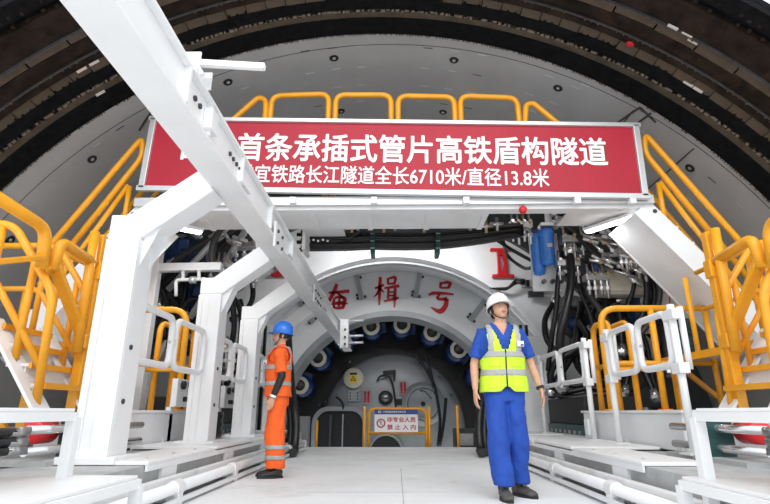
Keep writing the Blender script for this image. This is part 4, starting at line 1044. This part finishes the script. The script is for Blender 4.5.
c = at(620, 352, 10.9); MB().box(c, (1.2, .5, .7)).build('body', 'white_worn', t, .02); MB().box(c - V(0, 0, .75), (1.5, .5, .7)).build('lower_body', 'dark_grey', t, .02)
for i in range(3): MB().cyl(at(557 + 9 * i, 385, 9.9), at(557 + 9 * i, 385, 10.1), .08, 12).build('port', 'black', t)

# ------------- left-hand equipment
LG = 'black hoses in the tangle behind the left portal frames'
LL = 'black hydraulic hose in the tangle behind the left portal frames'
larcs = [
 [(244, 222, 8.6), (224, 226, 8.5), (213, 245, 8.5), (214, 270, 8.6), (226, 284, 8.7), (246, 282, 8.8), (262, 268, 8.9)],
 [(262, 228, 9.2), (244, 230, 9.1), (228, 240, 9.1), (215, 256, 9.1), (206, 280, 9.2)],
 [(225, 285, 9.5), (232, 300, 9.5), (234, 330, 9.6), (228, 352, 9.7)],
 [(216, 290, 9.4), (222, 310, 9.4), (222, 345, 9.5), (215, 372, 9.6)],
 [(210, 290, 9.6), (214, 315, 9.6), (213, 350, 9.6)],
 [(228, 290, 9.7), (240, 310, 9.8), (240, 340, 9.9), (232, 362, 9.9)],
 [(253, 284, 10.4), (252, 300, 10.4), (243, 314, 10.4), (236, 318, 10.3)],
 [(240, 232, 9.3), (215, 246, 9.3), (190, 262, 9.4), (165, 285, 9.5)],
 [(235, 228, 9.4), (208, 242, 9.4), (180, 258, 9.5), (158, 278, 9.6)],
 [(214, 236, 9.5), (195, 246, 9.5), (172, 262, 9.6)],
 [(205, 300, 9.7), (190, 300, 9.6), (180, 315, 9.6), (176, 345, 9.6)],
 [(186, 280, 9.9), (172, 290, 9.8), (166, 310, 9.8), (165, 340, 9.8)],
 [(180, 276, 9.9), (168, 286, 9.9), (160, 305, 9.9)],
 [(210, 310, 9.8), (200, 330, 9.7), (204, 360, 9.7), (222, 372, 9.7)],
 [(240, 300, 10.3), (246, 330, 10.2), (238, 362, 10.2), (226, 385, 10.0)],
 [(196, 236, 9.8), (180, 232, 9.8), (165, 240, 9.8), (150, 262, 9.8)],
]
LLB = {0: 'big black hose loop hanging below the overhead beam', 2: 'black hose dropping left of the second portal arm', 6: 'thin black hose curving below the second portal arm on the white bulkhead', 7: 'upper black hose slanting down to the left behind the white cross bar', 15: 'black hose arching at the top left behind the nearest portal frame'}
for k, p in enumerate(larcs): hose(p, (.06, .05, .055, .04)[k % 4], LLB.get(k, LL), LG, 'rubber' if k % 4 else 'rubber_grey', ends=k % 3 == 0)
for k in range(14):
    x = rnd.uniform(150, 232); y = rnd.uniform(225, 330); D = rnd.uniform(9.7, 10.5)
    hose([(x, y, D), (x + rnd.uniform(-15, 15), y + 22, D), (x + rnd.uniform(-25, 25), y + 45, D), (x + rnd.uniform(-20, 20), y + 70, D)], rnd.choice((.04, .055, .07)), LL, LG)
manifold(222, 266, 9.0, 'chrome valve manifold inside the loop of the left hoses', 4)
manifold(246, 246, 9.2, 'chrome valve manifold behind the overhead beam', 3)
manifold(212, 304, 9.4, 'chrome valve manifold beside the second left column', 4)
manifold(236, 350, 9.6, 'chrome valve manifold low behind the second left railing', 3)
t = thing('pipe_stand', at(158, 380, 8.4), 'white square-tube stand with a cross bar behind the nearest left column', 'frame')
a = at(161, 230, 8.4)
MB().beam(V(a.x, 8.4, .735), V(a.x, 8.4, 3.5), .16, .16, X_).build('post', 'white', t, .01)
b0, b1 = at(153, 268, 8.4), at(222, 267, 8.4)
MB().beam(b0, b1, .14, .14).build('cross_bar', 'white', t, .01)
p0, p1 = at(176, 280, 8.3), at(205, 279, 8.3)
MB().tube(fillet([at(176, 296, 8.3), p0, p1], .05), .03, 8).build('thin_pipe', 'white', t)
for px in (183, 199): MB().cyl(at(px, 270, 8.35), at(px, 279, 8.3), .03, 8).build('hanger', 'white', t)
MB().lathe([(.03, -.05), (.06, -.05), (.06, .05), (.03, .05)], at(193, 280, 8.3), X_, 10).build('tee', 'alu', t)
for k, (p, q) in enumerate((((190, 318), (256, 214)), ((168, 290), (232, 222)), ((205, 250), (250, 212)))):
    tag(MB().cyl(at(*p, 9.2 + .2 * k), at(*q, 9.0 + .2 * k), .06, 10).build('diagonal_pipe', 'alu'), ['long pale steel pipe slanting up behind the second portal frame', 'pale steel pipe slanting up above the white cross bar', 'short pale pipe slanting up to the overhead beam'][k], 'pipe')
for k, (px, py, w) in enumerate(((190, 254, .9), (140, 268, .6), (205, 300, .5))):
    c = at(px, py, 10.2); t = thing('navy_motor', c - V(0, 0, .35), ['dark blue motor above the white cross bar on the left', 'dark blue motor between the nearest column and the white stand', 'dark blue motor beside the second left column'][k], 'motor')
    MB().cyl(c - V(w / 2, 0, 0), c + V(w / 2, 0, 0), .32, 20).build('housing', 'navy', t)
    for i in range(6): MB().lathe([(.30, -.01), (.35, -.01), (.35, .01), (.30, .01)], c + V(-w / 2 + w * (i + .5) / 6, 0, 0), X_, 20).build('fin', 'navy', t)
    MB().box(c + V(0, -.34, .1), (.2, .08, .2)).build('terminal_box', 'motor_blue', t, .01)
t = thing('tyre_roll', at(218, 408, 9.0), 'black rubber buffer stack low between the second and third left columns', 'buffer')
c = V(-2.69, 7.85, .36)
# white gusset plates with light blue tint by arch lower left and right (arch supports)
for s, nm in ((-1, 'left'), (1, 'right')):
    tag(MB().prism([(s * 2.6, -.3), (s * 3.5, -.3), (s * 3.5, 1.9), (s * 2.9, 2.2), (s * 2.55, 1.6)], V(0, 11.2, 0), X_, Z_, .06).build('arch_support', 'white'), f'white supporting plate under the {nm} end of the arch', 'plate')
    for k in range(2):
        tag(MB().tube([V(s * (2.75 + .12 * k), 11.05, .3), V(s * (2.75 + .12 * k), 11.05, 2.5)], .035, 8).build('vertical_hose', 'rubber'), f'black vertical hose in front of the {nm} arch support', 'hose', f'vertical hoses {nm}')
MB().lathe([(.08, 0), (.19, 0), (.21, .06), (.19, .12), (.21, .18), (.19, .24), (.21, .3), (.19, .36), (.08, .36), (.08, 0)], c, Z_, 28).build('rings', 'rubber', t)
MB().lathe([(0, .03), (.08, .03), (.08, .39), (0, .39)], c, Z_, 16).build('core', 'steel_dark', t)
# ------------------------------------------------------------------ PEOPLE
def organic(mb, voxel, it=6):
    me = bpy.data.meshes.new('tmp'); me.from_pydata(mb.v, [], mb.f)
    b = bmesh.new(); b.from_mesh(me); bmesh.ops.recalc_face_normals(b, faces=b.faces); b.to_mesh(me); b.free()
    o = bpy.data.objects.new('tmp', me); COL.objects.link(o)
    r = o.modifiers.new('r', 'REMESH'); r.mode = 'VOXEL'; r.voxel_size = voxel; r.use_smooth_shade = True
    s = o.modifiers.new('s', 'SMOOTH'); s.factor = .5; s.iterations = it
    dg = bpy.context.evaluated_depsgraph_get(); dg.update()
    out = bpy.data.meshes.new_from_object(o.evaluated_get(dg))
    bpy.data.objects.remove(o); bpy.data.meshes.remove(me)
    return out
def wrinkle(me, amp, f, stretch=(1, 1, 2.2), seed=0.0):
    co = [v.co.copy() for v in me.vertices]; nr = [v.normal.copy() for v in me.vertices]; out = []
    for p, nn in zip(co, nr):
        q = Vector((p.x * f * stretch[0] + seed, p.y * f * stretch[1], p.z * f * stretch[2]))
        out += (p + nn * amp * (noise.noise(q) + .5 * noise.noise(q * 2.1)))[:]
    me.vertices.foreach_set('co', out); me.update()
def put(me, name, m, parent, smooth=True):
    for p in me.polygons: p.use_smooth = smooth
    me.materials.clear(); me.materials.append(M[m]); me.name = name
    o = bpy.data.objects.new(name, me); COL.objects.link(o); o.parent = parent
    return o
def limb(mb, pts, rad, ref=Y_, n=14):
    pts = [Vector(p) for p in pts]; m = len(pts); vs_ = []
    for i in range(m):
        d = (pts[min(i + 1, m - 1)] - pts[max(i - 1, 0)]).normalized()
        w = (ref - d * ref.dot(d)).normalized(); u = w.cross(d).normalized()
        a, b = rad[i] if isinstance(rad[i], tuple) else (rad[i], rad[i])
        for k in range(n):
            t = 2 * math.pi * k / n; vs_.append(pts[i] + u * (a * math.cos(t)) + w * (b * math.sin(t)))
    fs = []
    for i in range(m - 1):
        for k in range(n):
            l = (k + 1) % n; fs.append((i * n + k, i * n + l, (i + 1) * n + l, (i + 1) * n + k))
    fs += [tuple(reversed(range(n))), tuple((m - 1) * n + k for k in range(n))]
    return mb.add(vs_, fs, True)
TZ = [.80, .90, .98, 1.08, 1.20, 1.30, 1.38, 1.43, 1.47, 1.50, 1.54]
TA = [.172, .178, .172, .158, .168, .184, .192, .176, .135, .088, .062]
TB = [.118, .122, .118, .112, .118, .124, .118, .104, .086, .072, .062]
TC = [.012, .010, .006, .0, -.004, -.006, .0, .008, .016, .020, .018]
def tp(z):
    z = max(TZ[0], min(TZ[-1], z))
    for i in range(len(TZ) - 1):
        if z <= TZ[i + 1]:
            t = (z - TZ[i]) / (TZ[i + 1] - TZ[i]); t = t * t * (3 - 2 * t) * .5 + t * .5
            return tuple(L[i] + (L[i + 1] - L[i]) * t for L in (TA, TB, TC))
def tpoint(th, z, k, g):
    a, b, c = tp(z); a = a * k + g; b = b * k + g; e = .80
    sx, cy = math.sin(th), math.cos(th)
    return V(a * math.copysign(abs(sx) ** e, sx), c - b * math.copysign(abs(cy) ** e, cy), z)
def torso(mb, z0, z1, k, g, nz=24, n=32):
    vs_ = [tpoint(2 * math.pi * j / n, z0 + (z1 - z0) * i / nz, k, g) for i in range(nz + 1) for j in range(n)]
    fs = [(i * n + j, i * n + (j + 1) % n, (i + 1) * n + (j + 1) % n, (i + 1) * n + j) for i in range(nz) for j in range(n)]
    fs += [tuple(reversed(range(n))), tuple(nz * n + j for j in range(n))]
    mb.add(vs_, fs, True)
def head(mb, T):
    n, m = 44, 34; c = V(0, -.005, 1.640); vs_ = []; fs = []
    def shp(x, y, z):
        px, py, pz = x * .076, y * .097, z * .118
        if z < 0: k = (-z) ** 1.4; px *= 1 - .34 * k; py = py * (1 - .20 * k) - .018 * k
        if y < 0: py *= 1 - .10 * (-y)
        g = lambda ax, az, sx, sz: math.exp(-((x - ax) / sx) ** 2 - ((z - az) / sz) ** 2) if y < 0 else 0
        py -= .024 * g(0, -.22, .14, .17) + .010 * g(0, .0, .09, .22)
        py += .011 * (g(.38, .04, .18, .12) + g(-.38, .04, .18, .12))
        py -= .006 * (g(.38, .20, .26, .09) + g(-.38, .20, .26, .09)) + .007 * g(0, -.55, .22, .07) + .009 * g(0, -.86, .3, .12)
        py += .006 * g(0, -.70, .25, .06)
        return T @ (c + V(px, py, pz))
    for i in range(1, m):
        ph = math.pi * i / m
        for k in range(n):
            t = 2 * math.pi * k / n
            vs_.append(shp(math.sin(ph) * math.cos(t), math.sin(ph) * math.sin(t), math.cos(ph)))
    top, bot = len(vs_), len(vs_) + 1
    vs_ += [shp(0, 0, 1), shp(0, 0, -1)]
    for i in range(m - 2):
        for k in range(n):
            l = (k + 1) % n; fs.append((i * n + k, (i + 1) * n + k, (i + 1) * n + l, i * n + l))
    for k in range(n):
        l = (k + 1) % n; fs.append((top, k, l)); fs.append((bot, (m - 2) * n + l, (m - 2) * n + k))
    mb.add(vs_, fs, True)
    R3 = T.to_3x3()
    for s in (-1, 1):
        mb.ell(T @ V(s * .079, .012, 1.628), (.012, .020, .033), 10, 8, (R3 @ X_, R3 @ Y_, R3 @ Z_))
    limb(mb, [V(0, .018, 1.42), V(0, .016, 1.50), T @ V(0, .012, 1.56), T @ V(0, .010, 1.60)], [.062, .055, .053, .055])
def hand(mb, w, d, f, n_):
    d, f, n_ = d.normalized(), f.normalized(), n_.normalized()
    limb(mb, [w - d * .02, w + d * .02, w + d * .055, w + d * .092], [(.021, .028), (.018, .036), (.016, .042), (.013, .040)], f, 12)
    for off, L in ((.030, .072), (.010, .082), (-.011, .075), (-.031, .060)):
        b = w + d * .085 + f * off
        p1 = b + d * (L * .42) + n_ * .006; p2 = p1 + (d * .9 + n_ * .45).normalized() * L * .33; p3 = p2 + (d * .65 + n_ * .8).normalized() * L * .28
        limb(mb, [b - d * .02, b, p1, p2, p3], [.0095, .0098, .0092, .0084, .0066], f, 8)
    b = w + d * .022 + f * .028
    p1 = b + (d * .7 + f * .65 + n_ * .25).normalized() * .038; p2 = p1 + (d * .92 + f * .2 + n_ * .3).normalized() * .034
    limb(mb, [b - f * .015, b, p1, p2], [.013, .0125, .0105, .0078], n_, 8)
def bands(src, name, m, parent, pred, off=.004):
    vs_, fs, mp = [], [], {}
    for p in src.polygons:
        c = p.center
        if not pred(c): continue
        ids = []
        for i in p.vertices:
            if i not in mp: mp[i] = len(vs_); vs_.append(src.vertices[i].co + src.vertices[i].normal * off)
            ids.append(mp[i])
        fs.append(tuple(ids))
    me = bpy.data.meshes.new(name); me.from_pydata(vs_, [], fs)
    o = put(me, name, m, parent)
    s = o.modifiers.new('thick', 'SOLIDIFY'); s.thickness = .003; s.offset = 0
    return o
def garment(z0f, z1, keep, k, g, name, m, parent, nz=84, n=112, wr=.004, seed=0):
    idx = {}; vs_ = []; fs = []
    def vid(i, j):
        j %= n
        if (i, j) not in idx:
            th = 2 * math.pi * j / n; z = z0f(th) + (z1 - z0f(th)) * i / nz
            p = tpoint(th, z, k, g); q = p * 11 + V(seed, 0, 0)
            nr = V(p.x, p.y, 0).normalized()
            idx[(i, j)] = len(vs_); vs_.append(p + nr * wr * (noise.noise(q) + .4))
        return idx[(i, j)]
    for i in range(nz):
        for j in range(n):
            th = 2 * math.pi * (j + .5) / n
            if th > math.pi: th -= 2 * math.pi
            z = z0f(th) + (z1 - z0f(th)) * (i + .5) / nz; c = tpoint(th, z, k, g)
            if keep(c.x, c.y, z): fs.append((vid(i, j), vid(i, j + 1), vid(i + 1, j + 1), vid(i + 1, j)))
    me = bpy.data.meshes.new(name); me.from_pydata(vs_, [], fs)
    b = bmesh.new(); b.from_mesh(me); bmesh.ops.recalc_face_normals(b, faces=b.faces)
    for _ in range(14): bmesh.ops.smooth_vert(b, verts=[v for v in b.verts if v.is_boundary], factor=.5, use_axis_x=True, use_axis_y=True, use_axis_z=True)
    b.normal_update(); b.to_mesh(me); b.free()
    o = put(me, name, m, parent)
    s = o.modifiers.new('thick', 'SOLIDIFY'); s.thickness = .006; s.offset = 1
    return o
def helmet(parent, T, m, strap):
    R3 = T.to_3x3(); c = V(0, .005, 1.672)
    mb = MB(); n = 32; prof = [(1.0, -.012), (1.0, .0), (.985, .03), (.93, .065), (.80, .098), (.58, .122), (.30, .136), (0, .140)]
    vs_ = []; fs = []
    for (r, h) in prof:
        for k in range(n):
            t = 2 * math.pi * k / n; vs_.append(T @ (c + V(math.sin(t) * .108 * r, -math.cos(t) * .128 * r, h)))
    for i in range(len(prof) - 1):
        for k in range(n):
            l = (k + 1) % n; fs.append((i * n + k, i * n + l, (i + 1) * n + l, (i + 1) * n + k))
    mb.add(vs_, fs, True); sh = mb.build('helmet', m, parent)
    s = sh.modifiers.new('thick', 'SOLIDIFY'); s.thickness = .004; s.offset = -1
    br = MB(); vs_ = []; fs = []
    for k in range(n):
        t = 2 * math.pi * k / n; f = max(0, math.cos(t)) ** 2
        for (e, h) in ((0, 0), (.010 + .045 * f, -.006 - .012 * f), (.010 + .045 * f, -.011 - .012 * f), (0, -.008)):
            vs_.append(T @ (c + V(math.sin(t) * (.108 + e), -math.cos(t) * (.128 + e), h - .008)))
    for k in range(n):
        l = (k + 1) % n
        for i in range(4): fs.append((k * 4 + i, l * 4 + i, l * 4 + (i + 1) % 4, k * 4 + (i + 1) % 4))
    br.add(vs_, fs, True).build('brim', m, sh)
    rg = MB()
    for x in (-.03, 0, .03):
        rg.tube([T @ (c + V(x, -.128 * math.cos(t) * .96, .004 + (.142 - abs(x) * .15) * math.sin(t) ** .8)) for t in [.45 + (math.pi - .9) * i / 12 for i in range(13)]], .006 if x else .009, 6)
    rg.build('ridge', m, sh)
    st = MB().tube(spline([T @ V(-.082, .0, 1.66), T @ V(-.073, -.02, 1.58), T @ V(-.04, -.055, 1.527), T @ V(0, -.07, 1.516), T @ V(.04, -.055, 1.527), T @ V(.073, -.02, 1.58), T @ V(.082, 0, 1.66)], 5), .005, 6)
    st.build('chin_strap', 'black', sh)
def face_parts(parent, T):
    R3 = T.to_3x3(); ax = (R3 @ X_, R3 @ Y_, R3 @ Z_)
    for s in (-1, 1):
        e = MB().ell(T @ V(s * .030, -.077, 1.646), (.0135, .008, .0065), 12, 8, ax).build('eye', 'eye_white', parent)
        MB().ell(T @ V(s * .030, -.0835, 1.647), (.006, .003, .006), 10, 6, ax).build('iris', 'hair', e)
        MB().tube([T @ V(s * .014, -.087, 1.664), T @ V(s * .030, -.086, 1.669), T @ V(s * .046, -.076, 1.663)], [.003, .0042, .002], 6).build('eyebrow', 'hair', parent)
    MB().tube([T @ V(-.023, -.088, 1.574), T @ V(-.010, -.097, 1.577), T @ V(0, -.099, 1.576), T @ V(.010, -.097, 1.577), T @ V(.023, -.088, 1.574)], [.003, .006, .0065, .006, .003], 8).build('lips', 'lips', parent)
    h = MB(); n = 28; vs_ = []; fs = []
    for i, (zz, r) in enumerate(((1.600, .96), (1.63, 1.0), (1.67, 1.03), (1.70, 1.0))):
        for k in range(n + 1):
            t = math.radians(75) + math.radians(210) * k / n
            vs_.append(T @ V(math.sin(t) * .082 * r, -math.cos(t) * .103 * r - .003, zz))
    for i in range(3):
        for k in range(n): fs.append((i * (n + 1) + k, i * (n + 1) + k + 1, (i + 1) * (n + 1) + k + 1, (i + 1) * (n + 1) + k))
    o = h.add(vs_, fs, True).build('hair', 'hair', parent); s_ = o.modifiers.new('thick', 'SOLIDIFY'); s_.thickness = .012; s_.offset = 0
def shoe(name, parent, ank, yaw, m, pitch=0):
    R = Matrix.Rotation(yaw, 4, 'Z') @ Matrix.Rotation(pitch, 4, 'X'); T = Matrix.Translation(ank) @ R
    mb = MB()
    limb(mb, [T @ V(0, .03, .06), T @ V(0, .02, .0), T @ V(0, .01, -.03)], [.046, .048, .046])
    limb(mb, [T @ V(0, .085, -.045), T @ V(0, .05, -.040), T @ V(0, -.02, -.040), T @ V(0, -.09, -.050), T @ V(0, -.155, -.058), T @ V(0, -.19, -.064)], [(.026, .034), (.040, .042), (.045, .045), (.050, .036), (.046, .028), (.026, .018)], Z_, 16)
    o = put(organic(mb, .008, 4), name, m, parent)
    sl = MB(); out = []
    for k in range(24):
        t = 2 * math.pi * k / 24; y = -.055 - .150 * math.cos(t); x = math.sin(t) * (.050 if y < 0 else .044); out.append((x, y))
    vs_ = [T @ V(x, y, z) for z in (-.092, -.068) for x, y in out]
    fs = [tuple(reversed(range(24))), tuple(range(24, 48))] + [(k, (k + 1) % 24, 24 + (k + 1) % 24, 24 + k) for k in range(24)]
    sl.add(vs_, fs).build('sole', 'black', o)
    lc = MB()
    for q in range(4): lc.tube([T @ V(-.028, -.045 - .018 * q, .002 - .009 * q), T @ V(0, -.05 - .018 * q, .010 - .009 * q), T @ V(.028, -.045 - .018 * q, .002 - .009 * q)], .004, 6)
    lc.build('laces', 'rubber_grey', o)

def person(loc, yaw, label, P):
    root = thing('person', (0, 0, 0), label, 'person')
    hT = Matrix.Translation(V(P.get('head_x', 0), .012, 1.555)) @ Matrix.Rotation(P['head_yaw'], 4, 'Z') @ Matrix.Rotation(P['head_pitch'], 4, 'X') @ Matrix.Translation(V(0, -.012, -1.55))
    body = MB()
    head(body, hT); torso(body, .84, 1.52, .93, -.006)
    sh = {}
    for s in (-1, 1):
        A = P['arm'][s]; S_, E_, W_ = V(s * .178, .004, 1.405), A[0], A[1]; sh[s] = (S_, E_, W_)
        limb(body, [V(s * .10, .004, 1.40), S_, S_.lerp(E_, .5), E_, E_.lerp(W_, .35), W_], [.05, .052, .046, .038, .038, .026], Y_)
        hand(body, W_ + (W_ - E_).normalized() * .012, A[2], A[3], A[4])
        Lg = P['leg'][s]; H_ = V(s * .088, .01, .90)
        limb(body, [H_ + V(0, 0, .06), H_, H_.lerp(Lg[0], .5), Lg[0], Lg[0].lerp(Lg[1], .35), Lg[1]], [.085, .088, .075, .052, .052, .036], Y_)
    bo = put(organic(body, .0065, 3), 'body', 'skin', root)
    face_parts(root, hT); helmet(root, hT, P['helmet'], True)
    # trousers
    tr = MB(); torso(tr, .80, 1.02, 1.02, .008)
    for s in (-1, 1):
        K, A = P['leg'][s]; H_ = V(s * .082, .01, .90)
        end = A + V(0, 0, -.015)
        limb(tr, [V(s * .075, .008, .97), H_, H_.lerp(K, .5), K, K.lerp(A, .5), end + V(0, 0, .04), end], [(.10, .118), (.102, .122), (.092, .105), P.get('knee', (.082, .090)), P.get('shin', (.080, .088)), P.get('hem', (.084, .092)), P.get('hem', (.084, .092))], Y_, 18)
    tm = organic(tr, .011, 5); wrinkle(tm, .011, 5.5, (1.2, 1.2, 1.1), P['seed']); wrinkle(tm, .006, 12, (1.5, 1.5, .8), P['seed'] + 9)
    to = put(tm, 'trousers', P['cloth'], root)
    MB().tube([tpoint(2 * math.pi * k / 40, .985, 1.03, .014) for k in range(40)], .012, 6, True).build('belt', 'black', to)
    # shirt with short sleeves
    sm_ = MB(); torso(sm_, .92, 1.495, 1.0, .010)
    for s in (-1, 1):
        S_, E_, W_ = sh[s]; e = S_.lerp(E_, P['sleeve'])
        limb(sm_, [V(s * .09, .004, 1.385), S_ + V(0, 0, .004), S_.lerp(E_, .4), e], [(.07, .07), (.070, .072), (.064, .070), (.068, .074)], Y_, 16)
    smm = organic(sm_, .010, 4); wrinkle(smm, .008, 9, (1, 1, 1.6), P['seed'] + 3)
    b = bmesh.new(); b.from_mesh(smm)
    gone = [f for f in b.faces if (lambda c: c.y < .02 and c.z > 1.385 and abs(c.x) < .004 + .50 * (c.z - 1.385))(f.calc_center_median())]
    bmesh.ops.delete(b, geom=gone, context='FACES'); b.to_mesh(smm); b.free()
    so = put(smm, 'shirt', P['cloth'], root)
    for s in (-1, 1):
        cpts = [V(s * .055, .075, 1.525), V(s * .080, .02, 1.525), V(s * .068, -.045, 1.495), V(s * .012, -.098, 1.40)]
        vs_ = []; Q = spline(cpts, 5)
        for q in Q: vs_ += [q, q + V(s * .030, -.014, -.030)]
        col_ = MB().add(vs_, [(2 * i, 2 * i + 2, 2 * i + 3, 2 * i + 1) for i in range(len(Q) - 1)], True).build('collar', P['cloth'], so)
        s2 = col_.modifiers.new('thick', 'SOLIDIFY'); s2.thickness = .006; s2.offset = 0
    # undershirt sleeves
    if P.get('under'):
        for s in (-1, 1):
            S_, E_, W_ = sh[s]; u = MB()
            limb(u, [S_.lerp(E_, P['sleeve'] - .2), E_, E_.lerp(W_, .4), W_ + (W_ - E_).normalized() * .02], [.052, .046, .045, .034], Y_, 14)
            uo = put(organic(u, .009, 3), 'undersleeve', 'black', root)
            MB().tube([E_.lerp(W_, .93), W_ + (W_ - E_).normalized() * .012], .038, 12).build('cuff', 'print_white', uo)
    # vest
    hem = P['hem_z']
    def keep(x, y, z):
        if y < 0 and z > 1.26 and abs(x) < .015 + .085 * ((z - 1.26) / .22): return False
        if y >= 0 and z > 1.46 and abs(x) < .06: return False
        if z > P['arm_z']:
            lim_ = .152 + .05 * max(0, (P['arm_z'] + .07 - z) / .07)
            if abs(x) > lim_: return False
        return True
    v = garment(lambda th: hem + .055 * math.exp(-(math.sin(th / 2) * 2 / .13) ** 2), 1.493, keep, 1.06, .024, 'vest', P['vest'], root, wr=.006, seed=P['seed'])
    src = v.data
    b1, b2 = P['bands']
    bands(src, 'reflective_stripe', 'reflect', v, lambda c: b1[0] < c.z < b1[1], .009)
    bands(src, 'reflective_stripe', 'reflect', v, lambda c: b2[0] < c.z < b2[1], .009)
    for s in (-1, 1):
        bands(src, 'reflective_stripe', 'reflect', v, lambda c: c.z > b1[1] and .100 < s * c.x < .143 and (c.y < 0 or True), .009)
    f0 = tpoint(0, hem + .04, 1.06, .036); f1 = tpoint(0, 1.25, 1.06, .036)
    MB().tube([tpoint(0, hem + .035 + (1.25 - hem - .035) * k / 10, 1.06, .034) for k in range(11)], .007, 6).build('zip', 'black', v)
    bp = tpoint(.55, 1.30, 1.06, .045); MB().box(bp, (.075, .006, .05), (V(.86, .5, 0), V(-.5, .86, 0), Z_)).build('badge', 'print_white', v)
    MB().box(bp + V(.012, -.006, -.012), (.03, .006, .014), (V(.86, .5, 0), V(-.5, .86, 0), Z_)).build('badge_print', 'print_blue', v)
    for s in (-1, 1):
        bands(src, 'pocket', P['vest'], v, lambda c: c.y < 0 and .045 < s * c.x < .15 and b2[0] - .11 < c.z < b2[0] - .01, .008)
        bands(src, 'pocket', P['vest'], v, lambda c: c.y < 0 and .045 < s * c.x < .14 and b2[1] + .02 < c.z < b2[1] + .085, .008)
    if P.get('ankle_bands'):
        for (a, b) in P['ankle_bands']:
            for s in (-1, 1): bands(tm, 'reflective_band', 'reflect', to, lambda c: a < c.z < b and s * c.x > 0, .006)
    if P.get('watch') is not None:
        S_, E_, W_ = sh[P['watch']]; d = (W_ - E_).normalized()
        MB().lathe([(.030, -.012), (.036, -.012), (.036, .012), (.030, .012)], W_ - d * .01, d, 16).build('watch', 'black', root)
    for s in (-1, 1):
        sd = P['shoe'][s]; shoe('shoe', root, V(*sd[0]), sd[1], P['shoe_mat'], sd[2])
    root.location = loc; root.rotation_euler = (0, 0, yaw); root.scale = (P['scale'],) * 3
    return root

blue = dict(head_x=.012, head_yaw=.22, head_pitch=-.36, arm_z=1.17, cloth='blue_cloth', vest='lime', helmet='helmet_white', sleeve=.80, seed=1.0,
    arm={-1: (V(-.262, .02, 1.13), V(-.272, -.05, .90), V(-.05, -.12, -1), V(.15, -.9, 0), V(1, .1, 0)),
         1: (V(.270, .02, 1.13), V(.325, -.03, .91), V(.12, -.08, -1), V(-.1, -.9, 0), V(-1, 0, 0))},
    leg={-1: (V(-.100, -.07, .50), V(-.085, -.13, .12)), 1: (V(.090, -.01, .50), V(.092, .07, .12))},
    shoe={-1: (V(-.085, -.13, .092), .05, 0), 1: (V(.095, .07, .092), .55, 0)}, shoe_mat='shoe_worn', watch=1,
    hem_z=.875, bands=((1.185, 1.235), (1.025, 1.075)), scale=1.013, knee=(.095, .098), shin=(.095, .096), hem=(.092, .094))
person((1.035, 4.95, 0), 0.0, 'worker in a white helmet and lime vest over blue overalls, walking and looking up', blue)
orange = dict(arm_z=1.28, head_yaw=.05, head_pitch=-.12, cloth='orange_cloth', vest='orange_cloth', helmet='helmet_blue', sleeve=.85, seed=5.0, under=True,
    arm={-1: (V(-.25, .03, 1.13), V(-.26, -.06, .90), V(0, -.2, -1), V(.1, -.9, -.1), V(1, 0, 0)),
         1: (V(.245, .05, 1.13), V(.235, -.04, .90), V(0, -.25, -1), V(-.1, -.9, -.1), V(-1, 0, 0))},
    leg={-1: (V(-.09, -.02, .50), V(-.085, .02, .12)), 1: (V(.09, .00, .50), V(.088, .03, .12))},
    shoe={-1: (V(-.085, .0, .092), -.12, 0), 1: (V(.088, .03, .092), .10, 0)}, shoe_mat='shoe', watch=None,
    hem_z=.90, bands=((1.215, 1.27), (1.03, 1.08)), scale=.985, ankle_bands=((.31, .355), (.205, .25)), knee=(.09, .115), shin=(.092, .112), hem=(.09, .112))
person((-1.385, 6.36, 0), -math.radians(80), 'worker in a blue helmet and orange overalls seen from the side, looking left', orange)
